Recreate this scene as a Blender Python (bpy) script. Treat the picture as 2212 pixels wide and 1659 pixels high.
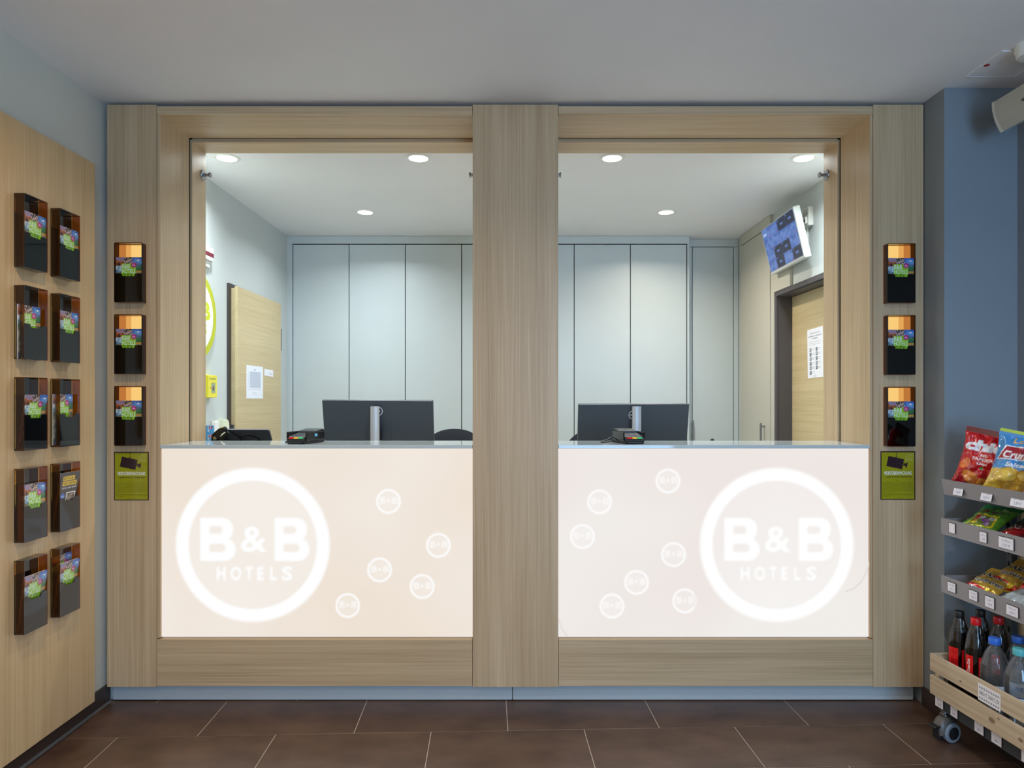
import bpy, bmesh, math, random
import numpy as np
from mathutils import Matrix, Vector, Euler

for o in list(bpy.data.objects):
    bpy.data.objects.remove(o)
scene = bpy.context.scene
COL = scene.collection
R = math.radians

# ------------------------------------------------------------------ camera
F, CX, CY = 1474.67, 1107.0, 863.0          # focal length and vanishing point in pixels of the 2212x1659 frame
CAMY, EYE = -2.8915, 1.294                  # the reception front is the plane y = 0
cam = bpy.data.cameras.new('camera')
cam.lens, cam.sensor_width = 24.0, 36.0
cam.shift_y = (863.0 - 829.5) / 2212
cam.shift_x = -1.0 / 2212
cam.clip_start = 0.05
camo = bpy.data.objects.new('camera', cam)
camo.location = (0, CAMY, EYE)
camo.rotation_euler = (R(90), 0, 0)
COL.objects.link(camo)
scene.camera = camo

# ------------------------------------------------------------------ world, exposure
vs = scene.view_settings
vs.view_transform = 'Standard'
vs.look = 'None'
vs.gamma = 1.0
vs.exposure = 0.0
vs.use_curve_mapping = False
world = bpy.data.worlds.new('daylight')
scene.world = world
world.use_nodes = True
world.node_tree.nodes['Background'].inputs[0].default_value = (0.30, 0.52, 1.0, 1)
world.node_tree.nodes['Background'].inputs[1].default_value = 1.0

def area(name, loc, rot, sx, sy, power, color, shape='RECTANGLE', spread=180):
    l = bpy.data.lights.new(name, 'AREA')
    l.shape = shape
    l.size = sx
    if shape in ('RECTANGLE', 'ELLIPSE'):
        l.size_y = sy
    l.energy = power
    l.color = color
    l.spread = R(spread)
    o = bpy.data.objects.new(name, l)
    o.location = loc
    o.rotation_euler = rot
    COL.objects.link(o)
    return o

# daylight coming in through the glazed entrance behind the camera
area('entrance_daylight', (1.25, -5.4, 1.25), (R(90), 0, 0), 1.4, 2.1, 100, (0.36, 0.62, 0.94))
# warm lobby downlights (fixtures are built with the ceiling lamps below)
LOBBY = [(-0.95, -1.25), (0.75, -1.75), (-0.95, -2.9), (0.75, -3.3)]
LOBBY_W = 11.0
LOBBY_C = [(1.0, 0.77, 0.50), (0.93, 0.97, 1.0), (1.0, 0.77, 0.50), (0.93, 0.97, 1.0)]
# globe fill lamps added behind the camera to lift ceiling and left wall
PENDANT = [(-0.85, -3.5, 1.62), (-0.25, -4.5, 1.62)]
FILL_GLOBE_W, FILL_GLOBE_C = 70.0, (1.0, 0.91, 0.79)
OFFICE = [(-1.488, 0.665), (-0.49, 0.665), (0.519, 0.665), (1.517, 0.665), (-0.989, 1.693), (1.032, 1.693)]
OFFICE_W = 10.5
OFFICE_C = [(0.86, 0.95, 1.0)] * 5 + [(1.0, 0.90, 0.76)]

# ------------------------------------------------------------------ helpers
def s2l(c):
    c = np.asarray(c, float) / 255.0
    return np.where(c <= 0.04045, c / 12.92, ((c + 0.055) / 1.055) ** 2.4)

def at(px, py, y):
    d = y - CAMY
    return Vector(((px - CX) * d / F, y, EYE - (py - CY) * d / F))

def onx(px, py, X):
    d = X * F / (px - CX)
    return Vector((X, d + CAMY, EYE - (py - CY) * d / F))

MATS = {}
def mat(name, color, rough=0.5, metal=0.0, spec=0.5, emit=None, estr=0.0, coat=0.0):
    if name in MATS:
        return MATS[name]
    m = bpy.data.materials.new(name)
    m.use_nodes = True
    b = m.node_tree.nodes['Principled BSDF']
    b.inputs['Base Color'].default_value = (*s2l(color), 1)
    b.inputs['Roughness'].default_value = rough
    b.inputs['Metallic'].default_value = metal
    b.inputs['Specular IOR Level'].default_value = spec
    b.inputs['Coat Weight'].default_value = coat
    if emit is not None:
        b.inputs['Emission Color'].default_value = (*s2l(emit), 1)
        b.inputs['Emission Strength'].default_value = estr
    MATS[name] = m
    return m

def N(nt, typ, **kw):
    n = nt.nodes.new(typ)
    for k, v in kw.items():
        setattr(n, k, v)
    return n

def paint(name, color, rough=0.6, bump=0.05, scale=220.0, vary=0.04):
    """plain wall paint with a fine roller texture"""
    m = mat(name, color, rough)
    nt = m.node_tree
    b = nt.nodes['Principled BSDF']
    tc = N(nt, 'ShaderNodeTexCoord')
    nz = N(nt, 'ShaderNodeTexNoise')
    nz.inputs['Scale'].default_value = scale
    nz.inputs['Detail'].default_value = 3
    nt.links.new(tc.outputs['Object'], nz.inputs['Vector'])
    bp = N(nt, 'ShaderNodeBump')
    bp.inputs['Strength'].default_value = bump
    bp.inputs['Distance'].default_value = 0.002
    nt.links.new(nz.outputs['Fac'], bp.inputs['Height'])
    nt.links.new(bp.outputs['Normal'], b.inputs['Normal'])
    n2 = N(nt, 'ShaderNodeTexNoise')
    n2.inputs['Scale'].default_value = 2.5
    nt.links.new(tc.outputs['Object'], n2.inputs['Vector'])
    mx = N(nt, 'ShaderNodeMix', data_type='RGBA')
    c = s2l(color)
    mx.inputs['A'].default_value = (*(c * (1 - vary)), 1)
    mx.inputs['B'].default_value = (*np.minimum(c * (1 + vary), 1), 1)
    nt.links.new(n2.outputs['Fac'], mx.inputs['Factor'])
    nt.links.new(mx.outputs['Result'], b.inputs['Base Color'])
    return m

def wood(name, light, dark, axis='Z', rough=0.45, fine=150.0, knots=False):
    """laminate or plank with straight grain running along the given local axis"""
    m = mat(name, light, rough)
    nt = m.node_tree
    b = nt.nodes['Principled BSDF']
    tc = N(nt, 'ShaderNodeTexCoord')
    oi = N(nt, 'ShaderNodeObjectInfo')
    mul = N(nt, 'ShaderNodeMath', operation='MULTIPLY')
    mul.inputs[1].default_value = 17.0
    nt.links.new(oi.outputs['Random'], mul.inputs[0])
    add = N(nt, 'ShaderNodeVectorMath', operation='ADD')
    nt.links.new(tc.outputs['Object'], add.inputs[0])
    nt.links.new(mul.outputs[0], add.inputs[1])
    def stretched(k, along):
        mp = N(nt, 'ShaderNodeMapping')
        sc = [k, k, k]
        sc['XYZ'.index(axis)] = along
        mp.inputs['Scale'].default_value = sc
        nt.links.new(add.outputs[0], mp.inputs['Vector'])
        return mp
    n1 = N(nt, 'ShaderNodeTexNoise')
    n1.inputs['Scale'].default_value = 1.0
    n1.inputs['Detail'].default_value = 5.0
    n1.inputs['Roughness'].default_value = 0.65
    nt.links.new(stretched(fine, 1.6).outputs[0], n1.inputs['Vector'])
    n2 = N(nt, 'ShaderNodeTexNoise')
    n2.inputs['Scale'].default_value = 1.0
    n2.inputs['Detail'].default_value = 3.0
    n2.inputs['Distortion'].default_value = 0.6
    nt.links.new(stretched(14.0 if not knots else 9.0, 0.5 if not knots else 1.2).outputs[0], n2.inputs['Vector'])
    mixf = N(nt, 'ShaderNodeMath', operation='MULTIPLY_ADD')
    mixf.inputs[1].default_value = 0.62
    nt.links.new(n1.outputs['Fac'], mixf.inputs[0])
    sc2 = N(nt, 'ShaderNodeMath', operation='MULTIPLY')
    sc2.inputs[1].default_value = 0.42
    nt.links.new(n2.outputs['Fac'], sc2.inputs[0])
    nt.links.new(sc2.outputs[0], mixf.inputs[2])
    src = mixf.outputs[0]
    if knots:
        wv = N(nt, 'ShaderNodeTexWave', wave_type='RINGS')
        wv.inputs['Scale'].default_value = 3.2
        wv.inputs['Distortion'].default_value = 6.0
        wv.inputs['Detail'].default_value = 2.0
        nt.links.new(stretched(4.0, 0.7).outputs[0], wv.inputs['Vector'])
        ad = N(nt, 'ShaderNodeMath', operation='MULTIPLY_ADD')
        ad.inputs[1].default_value = 0.12
        nt.links.new(wv.outputs['Fac'], ad.inputs[0])
        nt.links.new(src, ad.inputs[2])
        src = ad.outputs[0]
    rp = N(nt, 'ShaderNodeValToRGB')
    rp.color_ramp.elements[0].position = 0.36
    rp.color_ramp.elements[0].color = (*s2l(dark), 1)
    rp.color_ramp.elements[1].position = 0.66 if not knots else 0.75
    rp.color_ramp.elements[1].color = (*s2l(light), 1)
    nt.links.new(src, rp.inputs['Fac'])
    nt.links.new(rp.outputs['Color'], b.inputs['Base Color'])
    bp = N(nt, 'ShaderNodeBump')
    bp.inputs['Strength'].default_value = 0.06
    bp.inputs['Distance'].default_value = 0.001
    nt.links.new(n1.outputs['Fac'], bp.inputs['Height'])
    nt.links.new(bp.outputs['Normal'], b.inputs['Normal'])
    return m

def clear(name, tint, rough=0.03, ior=1.49, refl=1.0, haze=0.0):
    """thin clear sheet: tinted transmission plus a Fresnel surface reflection"""
    m = bpy.data.materials.new(name)
    m.use_nodes = True
    nt = m.node_tree
    nt.nodes.remove(nt.nodes['Principled BSDF'])
    out = nt.nodes['Material Output']
    t = N(nt, 'ShaderNodeBsdfTransparent')
    t.inputs['Color'].default_value = (*tint, 1)
    g = N(nt, 'ShaderNodeBsdfGlossy')
    g.inputs['Color'].default_value = (refl, refl, refl, 1)
    g.inputs['Roughness'].default_value = rough
    fr = N(nt, 'ShaderNodeFresnel')
    fr.inputs['IOR'].default_value = ior
    mx = N(nt, 'ShaderNodeMixShader')
    nt.links.new(fr.outputs[0], mx.inputs[0])
    nt.links.new(t.outputs[0], mx.inputs[1])
    nt.links.new(g.outputs[0], mx.inputs[2])
    last = mx
    if haze > 0:
        df = N(nt, 'ShaderNodeBsdfDiffuse')
        df.inputs['Color'].default_value = (0.85, 0.88, 0.92, 1)
        last = N(nt, 'ShaderNodeMixShader')
        last.inputs[0].default_value = haze
        nt.links.new(mx.outputs[0], last.inputs[1])
        nt.links.new(df.outputs[0], last.inputs[2])
    nt.links.new(last.outputs[0], out.inputs['Surface'])
    MATS[name] = m
    return m

def emission(name, color, strength):
    m = bpy.data.materials.new(name)
    m.use_nodes = True
    nt = m.node_tree
    nt.nodes.remove(nt.nodes['Principled BSDF'])
    e = N(nt, 'ShaderNodeEmission')
    e.inputs['Color'].default_value = (*s2l(color), 1)
    e.inputs['Strength'].default_value = strength
    nt.links.new(e.outputs[0], nt.nodes['Material Output'].inputs['Surface'])
    MATS[name] = m
    return m

def printed(name, rough=0.5, spec=0.4, coat=0.0, emit=0.0):
    """flat print: the colour attribute of the mesh"""
    m = mat(name, (255, 255, 255), rough, 0, spec, coat=coat)
    nt = m.node_tree
    at_ = N(nt, 'ShaderNodeAttribute', attribute_name='Col')
    b = nt.nodes['Principled BSDF']
    if emit > 0:
        b.inputs['Base Color'].default_value = (0.01, 0.01, 0.01, 1)
        nt.links.new(at_.outputs['Color'], b.inputs['Emission Color'])
        b.inputs['Emission Strength'].default_value = emit
    else:
        nt.links.new(at_.outputs['Color'], b.inputs['Base Color'])
    return m

# ---- mesh building
class MB:
    def __init__(s):
        s.v, s.f, s.m = [], [], []
    def add(s, verts, faces, mi=0, M=None):
        k = len(s.v)
        for p in verts:
            p = Vector(p)
            s.v.append(tuple(M @ p if M is not None else p))
        for f in faces:
            s.f.append([i + k for i in f])
            s.m.append(mi)
        return s
    def box(s, x0, x1, y0, y1, z0, z1, mi=0, M=None):
        v = [(x, y, z) for x in (x0, x1) for y in (y0, y1) for z in (z0, z1)]
        f = [(0, 1, 3, 2), (4, 6, 7, 5), (0, 4, 5, 1), (2, 3, 7, 6), (0, 2, 6, 4), (1, 5, 7, 3)]
        return s.add(v, f, mi, M)
    def rbox(s, x0, x1, y0, y1, z0, z1, r=0.003, seg=2, mi=0, M=None):
        bm = bmesh.new()
        bmesh.ops.create_cube(bm, size=1.0)
        for v in bm.verts:
            v.co = Vector((x0 + (v.co.x + .5) * (x1 - x0), y0 + (v.co.y + .5) * (y1 - y0), z0 + (v.co.z + .5) * (z1 - z0)))
        bmesh.ops.bevel(bm, geom=bm.edges[:], offset=r, segments=seg, affect='EDGES', profile=0.5)
        bm.verts.index_update()
        vs_ = [tuple(v.co) for v in bm.verts]
        fs = [[v.index for v in f.verts] for f in bm.faces]
        bm.free()
        return s.add(vs_, fs, mi, M)
    def lathe(s, prof, seg=28, mi=0, M=None, cap0=True, cap1=True):
        v, f = [], []
        n = len(prof)
        for (r, z) in prof:
            for i in range(seg):
                a = 2 * math.pi * i / seg
                v.append((r * math.cos(a), r * math.sin(a), z))
        for j in range(n - 1):
            for i in range(seg):
                i2 = (i + 1) % seg
                f.append((j * seg + i, j * seg + i2, (j + 1) * seg + i2, (j + 1) * seg + i))
        if cap0:
            f.append(tuple(reversed(range(seg))))
        if cap1:
            f.append(tuple(range((n - 1) * seg, n * seg)))
        return s.add(v, f, mi, M)
    def cyl(s, p0, p1, r0, r1=None, seg=20, mi=0):
        p0, p1 = Vector(p0), Vector(p1)
        d = p1 - p0
        q = d.to_track_quat('Z', 'Y').to_matrix().to_4x4()
        return s.lathe([(r0, 0), (r0 if r1 is None else r1, d.length)], seg, mi, Matrix.Translation(p0) @ q)
    def tube(s, pts, r, seg=10, mi=0):
        pts = [Vector(p) for p in pts]
        n = len(pts)
        v, f = [], []
        up = Vector((0, 0, 1))
        for i, p in enumerate(pts):
            d = (pts[min(i + 1, n - 1)] - pts[max(i - 1, 0)]).normalized()
            a = d.cross(up)
            if a.length < 1e-4:
                a = d.cross(Vector((1, 0, 0)))
            a.normalize()
            b = d.cross(a).normalized()
            for k in range(seg):
                t = 2 * math.pi * k / seg
                v.append(p + (a * math.cos(t) + b * math.sin(t)) * r)
        for i in range(n - 1):
            for k in range(seg):
                k2 = (k + 1) % seg
                f.append((i * seg + k, i * seg + k2, (i + 1) * seg + k2, (i + 1) * seg + k))
        f.append(tuple(reversed(range(seg))))
        f.append(tuple(range((n - 1) * seg, n * seg)))
        return s.add(v, f, mi)
    def prism(s, poly, a0, a1, axis='Y', mi=0, M=None):
        """extrude a 2D outline; axis Y: outline in xz, axis X: outline in yz, axis Z: outline in xy"""
        n = len(poly)
        def pt(p, a):
            return {'Y': (p[0], a, p[1]), 'X': (a, p[0], p[1]), 'Z': (p[0], p[1], a)}[axis]
        v = [pt(p, a0) for p in poly] + [pt(p, a1) for p in poly]
        f = [tuple(range(n)), tuple(reversed(range(n, 2 * n)))]
        f += [(i, i + n, (i + 1) % n + n, (i + 1) % n) for i in range(n)]
        return s.add(v, f, mi, M)
    def mesh(s, name, mats, smooth=False):
        me = bpy.data.meshes.new(name)
        me.from_pydata(s.v, [], s.f)
        if not isinstance(mats, (list, tuple)):
            mats = [mats]
        for m in mats:
            me.materials.append(m)
        me.polygons.foreach_set('material_index', s.m)
        bm = bmesh.new()
        bm.from_mesh(me)
        bmesh.ops.recalc_face_normals(bm, faces=bm.faces[:])
        bm.to_mesh(me)
        bm.free()
        if smooth:
            me.shade_smooth() if smooth is True else None
            me.set_sharp_from_angle(angle=R(38))
        return me
    def build(s, name, mats, parent=None, smooth=False):
        return link(name, s.mesh(name, mats, smooth), parent)

def link(name, me, parent=None, M=None):
    o = bpy.data.objects.new(name, me)
    COL.objects.link(o)
    o.parent = parent
    if M is not None:
        o.matrix_local = M
    return o

def tag(o, label, cat, group=None):
    o['label'] = label
    o['category'] = cat
    if group:
        o['group'] = group
    return o

def thing(name, label, cat, loc=(0, 0, 0), rot=(0, 0, 0), group=None):
    o = bpy.data.objects.new(name, None)
    o.empty_display_size = 0.05
    COL.objects.link(o)
    o.location = loc
    o.rotation_euler = rot
    return tag(o, label, cat, group)

def struct(o):
    o['kind'] = 'structure'
    return o

# ---- canvases for flat print, written into colour attributes
_tri_cache = {}
def text_tris(s, bold):
    key = (s, bold)
    if key not in _tri_cache:
        cu = bpy.data.curves.new('t', 'FONT')
        cu.body = s
        cu.size = 1.0
        cu.offset = bold
        cu.resolution_u = 4
        o = bpy.data.objects.new('t', cu)
        COL.objects.link(o)
        dg = bpy.context.evaluated_depsgraph_get()
        me = bpy.data.meshes.new_from_object(o.evaluated_get(dg))
        me.calc_loop_triangles()
        V = np.array([v.co[:2] for v in me.vertices], float).reshape(-1, 2)
        T = np.array([t.vertices[:] for t in me.loop_triangles], int).reshape(-1, 3)
        bpy.data.objects.remove(o)
        bpy.data.curves.remove(cu)
        bpy.data.meshes.remove(me)
        _tri_cache[key] = (V, T)
    return _tri_cache[key]

def value_noise(nx, ny, cells, seed):
    rng = np.random.default_rng(seed)
    cx, cy = max(2, int(cells)), max(2, int(cells * ny / max(nx, 1)))
    g = rng.random((cy + 2, cx + 2))
    x = np.linspace(0, cx, nx)
    y = np.linspace(0, cy, ny)
    xi, yi = x.astype(int), y.astype(int)
    fx, fy = x - xi, y - yi
    fx, fy = fx * fx * (3 - 2 * fx), fy * fy * (3 - 2 * fy)
    a = g[np.ix_(yi, xi)] * (1 - fx) + g[np.ix_(yi, xi + 1)] * fx
    b = g[np.ix_(yi + 1, xi)] * (1 - fx) + g[np.ix_(yi + 1, xi + 1)] * fx
    return a * (1 - fy)[:, None] + b * fy[:, None]

class Canvas:
    """w x h metres, origin bottom left, one cell per mesh vertex"""
    def __init__(s, w, h, res, bg):
        s.w, s.h = w, h
        s.nx, s.ny = max(2, round(w / res) + 1), max(2, round(h / res) + 1)
        s.a = np.empty((s.ny, s.nx, 3))
        s.a[:] = s2l(bg)
        s.X, s.Y = np.meshgrid(np.linspace(0, w, s.nx), np.linspace(0, h, s.ny))
        s.dx = w / (s.nx - 1)
    def put(s, mask, col):
        m = mask[..., None]
        s.a = s.a * (1 - m) + s2l(col) * m
        return s
    def rect(s, x0, y0, x1, y1, col, k=1.0):
        e = s.dx * 0.5
        m = np.clip((s.X - x0) / e + .5, 0, 1) * np.clip((x1 - s.X) / e + .5, 0, 1) * np.clip((s.Y - y0) / e + .5, 0, 1) * np.clip((y1 - s.Y) / e + .5, 0, 1)
        return s.put(m * k, col)
    def circ(s, cx, cy, r, col, r_in=0.0, ay=1.0):
        d = np.hypot(s.X - cx, (s.Y - cy) / ay)
        m = np.clip((r - d) / s.dx + .5, 0, 1)
        if r_in > 0:
            m = m * np.clip((d - r_in) / s.dx + .5, 0, 1)
        return s.put(m, col)
    def trimask(s, P, T):
        acc = np.zeros((s.ny, s.nx))
        sub = [(-.25, -.25), (.25, -.25), (-.25, .25), (.25, .25)]
        dy = s.h / (s.ny - 1)
        for (ox, oy) in sub:
            m = np.zeros((s.ny, s.nx), bool)
            for t in T:
                p = P[t]
                lo, hi = p.min(0), p.max(0)
                i0, i1 = max(0, int(lo[0] / s.dx) - 1), min(s.nx, int(hi[0] / s.dx) + 3)
                j0, j1 = max(0, int(lo[1] / dy) - 1), min(s.ny, int(hi[1] / dy) + 3)
                if i0 >= i1 or j0 >= j1:
                    continue
                x = s.X[j0:j1, i0:i1] + ox * s.dx
                y = s.Y[j0:j1, i0:i1] + oy * dy
                def e(a, b):
                    return (b[0] - a[0]) * (y - a[1]) - (b[1] - a[1]) * (x - a[0])
                e0, e1, e2 = e(p[0], p[1]), e(p[1], p[2]), e(p[2], p[0])
                m[j0:j1, i0:i1] |= ((e0 >= 0) & (e1 >= 0) & (e2 >= 0)) | ((e0 <= 0) & (e1 <= 0) & (e2 <= 0))
            acc += m
        return acc / 4
    def poly(s, pts, col):
        P = np.array(pts, float)
        T = np.array([[0, i, i + 1] for i in range(1, len(P) - 1)])
        return s.put(s.trimask(P, T), col)
    def textmask(s, body, x, y, h, w=None, bold=0.0, align='L', rot=0.0, shear=0.0):
        V, T = text_tris(body, bold)
        if len(T) == 0:
            return np.zeros((s.ny, s.nx))
        P = V.copy()
        lo, hi = P.min(0), P.max(0)
        cap = text_tris('H', bold)[0]
        ch = cap[:, 1].max() - cap[:, 1].min()
        k = h / ch
        kx = k if w is None else w / (hi[0] - lo[0])
        P = (P - np.array([lo[0], cap[:, 1].min()])) * np.array([kx, k])
        width = (hi[0] - lo[0]) * kx
        if align == 'C':
            P[:, 0] -= width / 2
        elif align == 'R':
            P[:, 0] -= width
        P[:, 0] += P[:, 1] * shear
        c, sn = math.cos(rot), math.sin(rot)
        P = P @ np.array([[c, sn], [-sn, c]]) + np.array([x, y])
        return s.trimask(P, T)
    def text(s, body, x, y, h, col, k=1.0, **kw):
        return s.put(s.textmask(body, x, y, h, **kw) * k, col)
    def lines(s, x0, x1, y, n, step, h, col, k=0.7, seed=0, last=1.0):
        """rows of small unreadable type"""
        rng = random.Random(seed)
        for i in range(n):
            yy = y - i * step
            xe = x0 + (x1 - x0) * (last if i == n - 1 else 1.0)
            x = x0
            while x < xe - 0.001:
                wl = min(rng.uniform(0.003, 0.010), xe - x)
                s.rect(x, yy, x + wl, yy + h, col, k * rng.uniform(0.6, 1.0))
                x += wl + 0.0015
        return s
    def photo(s, x0, y0, x1, y1, top, mid, low, seed, cells=6, amp=0.5):
        i0, i1 = max(0, int(round(x0 / s.dx))), min(s.nx, int(round(x1 / s.dx)) + 1)
        dy = s.h / (s.ny - 1)
        j0, j1 = max(0, int(round(y0 / dy))), min(s.ny, int(round(y1 / dy)) + 1)
        nx, ny = i1 - i0, j1 - j0
        if nx < 2 or ny < 2:
            return s
        t = np.linspace(0, 1, ny)[:, None] + (value_noise(nx, ny, cells, seed) - .5) * amp + (value_noise(nx, ny, cells * 2.5, seed + 9) - .5) * amp * .7
        t = np.clip(t, 0, 1)[..., None]
        lo, mi, to = s2l(low), s2l(mid), s2l(top)
        c = np.where(t < .5, lo + (mi - lo) * t * 2, mi + (to - mi) * (t * 2 - 1))
        s.a[j0:j1, i0:i1] = c
        return s

def slab_mesh(name, cv, mats, t=0.001, bend=None, edge=None, origin=(0, 0)):
    """printed sheet: front grid at y = 0 facing -Y, back at y = +t; bend(x, z) -> (x, y, z)"""
    nx, ny = cv.nx, cv.ny
    X, Z = cv.X.ravel() - origin[0], cv.Y.ravel() - origin[1]
    P = np.stack([X, np.zeros_like(X), Z], 1)
    idx = np.arange(nx * ny).reshape(ny, nx)
    quads = np.stack([idx[:-1, :-1], idx[:-1, 1:], idx[1:, 1:], idx[1:, :-1]], -1).reshape(-1, 4)
    rim = np.concatenate([idx[0, :], idx[1:, -1], idx[-1, -2::-1], idx[-2:0:-1, 0]])
    B = P[rim].copy()
    B[:, 1] = t
    nb = len(rim)
    k = nx * ny
    faces = quads.tolist()
    faces += [[int(rim[i]), k + i, k + (i + 1) % nb, int(rim[(i + 1) % nb])] for i in range(nb)]
    # back closed with a strip of quads between matching rim points (left/right columns)
    low = [k + i for i in range(nx)]
    up = [k + (nx - 1) + (ny - 1) + (nx - 1) - i for i in range(nx)]
    faces += [[low[i + 1], low[i], up[i], up[i + 1]] for i in range(nx - 1)]
    allP = np.concatenate([P, B])
    if bend is not None:
        allP = np.array([bend(*p) for p in allP])
    me = bpy.data.meshes.new(name)
    me.from_pydata(allP.tolist(), [], faces)
    c = np.ones((len(allP), 4))
    c[:k, :3] = cv.a.reshape(-1, 3)
    c[k:, :3] = s2l(edge) if edge is not None else cv.a.reshape(-1, 3)[rim]
    ca = me.color_attributes.new('Col', 'FLOAT_COLOR', 'POINT')
    ca.data.foreach_set('color', c.ravel())
    me.materials.append(mats)
    me.update()
    return me

# ------------------------------------------------------------------ materials
OAK_L, OAK_D = (211, 184, 147), (178, 149, 112)
oak_v = wood('oak_vertical', OAK_L, OAK_D, 'Z', 0.42)
oak_h = wood('oak_horizontal', OAK_L, OAK_D, 'X', 0.42)
oak_y = wood('oak_depth', OAK_L, OAK_D, 'Y', 0.42)
oak_panel = wood('oak_wall_panel', (212, 182, 138), (188, 156, 112), 'Z', 0.4)
oak_door_l = wood('oak_door_grain', (212, 193, 150), (190, 168, 124), 'Y', 0.4, fine=110)
pine = wood('pine_plank', (212, 194, 166), (180, 154, 122), 'Y', 0.6, fine=90, knots=True)
wall_white = paint('wall_paint', (208, 208, 198), 0.6)
wall_grey = paint('grey_wall_paint', (134, 143, 150), 0.6)  # blue cast of the entrance daylight put into this grey
ceil_white = paint('ceiling_paint', (232, 231, 231), 0.75, bump=0.08, scale=150)
office_wall = paint('office_wall_paint', (200, 206, 203), 0.5)
lacquer = paint('cabinet_lacquer', (196, 204, 204), 0.38, bump=0.01)
beige = paint('beige_laminate', (196, 192, 178), 0.45, bump=0.01)
plinth_m = paint('plinth_laminate', (190, 196, 198), 0.35, bump=0.02)
dark_gap = mat('dark_gap', (30, 27, 24), 0.9)
frame_brown = mat('dark_frame', (66, 60, 58), 0.45)
frame_grey = mat('grey_door_frame', (80, 76, 78), 0.45)
steel = mat('brushed_steel', (158, 159, 162), 0.3, 1.0)
alu = mat('satin_aluminium', (200, 202, 206), 0.5, 0.5)
black_pl = mat('black_plastic', (30, 31, 34), 0.42)
black_gl = mat('black_gloss', (20, 20, 22), 0.15)
dark_pl = mat('charcoal_plastic', (64, 69, 76), 0.4)
fabric = mat('black_fabric', (34, 36, 44), 0.95)
white_pl = mat('white_plastic', (232, 232, 226), 0.35)
cream_pl = mat('cream_plastic', (226, 228, 200), 0.35)
yellow_pl = mat('yellow_plastic', (236, 222, 20), 0.35)
lime_pl = mat('lime_plastic', (188, 192, 44), 0.4)
red_pl = mat('red_plastic', (214, 24, 30), 0.35)
blue_pl = mat('blue_plastic', (50, 112, 214), 0.35)
teal_pl = mat('teal_plastic', (92, 184, 190), 0.35)
green_pl = mat('green_key', (70, 200, 120), 0.35)
amber_key = mat('amber_key', (244, 190, 60), 0.35)
tray_m = mat('grey_powder_coat', (140, 136, 138), 0.5)
rail_m = mat('dark_powder_coat', (58, 62, 66), 0.5)
paper_m = printed('paper_print', 0.6)
gloss_print = printed('gloss_print', 0.25, 0.5, coat=0.3)
foil_print = printed('foil_print', 0.2, 0.7, coat=0.6)
screen_print = printed('screen_print', 0.3, emit=0.85)
acr_front = clear('smoked_acrylic', (0.15, 0.125, 0.12), 0.04)
acr_side = clear('amber_acrylic', (0.63, 0.38, 0.135), 0.04)
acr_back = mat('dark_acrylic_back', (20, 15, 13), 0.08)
acr_lit = mat('glow_acrylic_back', (232, 166, 84), 0.25)  # plate of the dark holders with the amber glow put into its colour
glow_m = emission('amber_glow_bright', (255, 208, 124), 0.95)  # amber glow of the pillar holders as emissive colour, brightest tone
glow_dim = emission('amber_glow_dim', (198, 124, 60), 0.9)
glass_m = clear('bottle_glass', (0.97, 0.98, 0.98), 0.02, 1.52)
pet_m = clear('clear_pet', (0.97, 0.98, 0.99), 0.05, 1.55, haze=0.06)
pane_m = clear('window_pane', (0.95, 0.97, 0.97), 0.01, 1.5)
cola_m = mat('cola', (18, 8, 6), 0.08)
lamp_m = emission('lamp_disc', (255, 253, 248), 9.0)
lamp_off = emission('warm_lamp_disc', (255, 226, 180), 6.0)

# floor tiles: brown stoneware with soft clouds
tile_m = mat('brown_stoneware', (96, 68, 52), 0.32)
nt = tile_m.node_tree
b = nt.nodes['Principled BSDF']
tc = N(nt, 'ShaderNodeTexCoord')
oi = N(nt, 'ShaderNodeObjectInfo')
ad = N(nt, 'ShaderNodeVectorMath', operation='MULTIPLY_ADD')
ad.inputs[1].default_value = (1, 1.6, 1)
nt.links.new(tc.outputs['Object'], ad.inputs[0])
ml = N(nt, 'ShaderNodeMath', operation='MULTIPLY')
ml.inputs[1].default_value = 40
nt.links.new(oi.outputs['Random'], ml.inputs[0])
nt.links.new(ml.outputs[0], ad.inputs[2])
n1 = N(nt, 'ShaderNodeTexNoise')
n1.inputs['Scale'].default_value = 5.0
n1.inputs['Detail'].default_value = 6
n1.inputs['Roughness'].default_value = 0.6
nt.links.new(ad.outputs[0], n1.inputs['Vector'])
n2 = N(nt, 'ShaderNodeTexNoise')
n2.inputs['Scale'].default_value = 160.0
n2.inputs['Detail'].default_value = 2
nt.links.new(tc.outputs['Object'], n2.inputs['Vector'])
rp = N(nt, 'ShaderNodeValToRGB')
rp.color_ramp.elements[0].position = 0.3
rp.color_ramp.elements[0].color = (*s2l((74, 54, 44)), 1)
rp.color_ramp.elements[1].position = 0.72
rp.color_ramp.elements[1].color = (*s2l((104, 80, 66)), 1)
nt.links.new(n1.outputs['Fac'], rp.inputs['Fac'])
nt.links.new(rp.outputs['Color'], b.inputs['Base Color'])
bp = N(nt, 'ShaderNodeBump')
bp.inputs['Strength'].default_value = 0.12
bp.inputs['Distance'].default_value = 0.002
nt.links.new(n2.outputs['Fac'], bp.inputs['Height'])
nt.links.new(bp.outputs['Normal'], b.inputs['Normal'])
grout_m = mat('pale_grout', (206, 194, 180), 0.8)
skirt_m = mat('skirting_tile', (62, 46, 38), 0.45)

CEIL = 2.553
XL, XR = -1.735, 2.04

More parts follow.
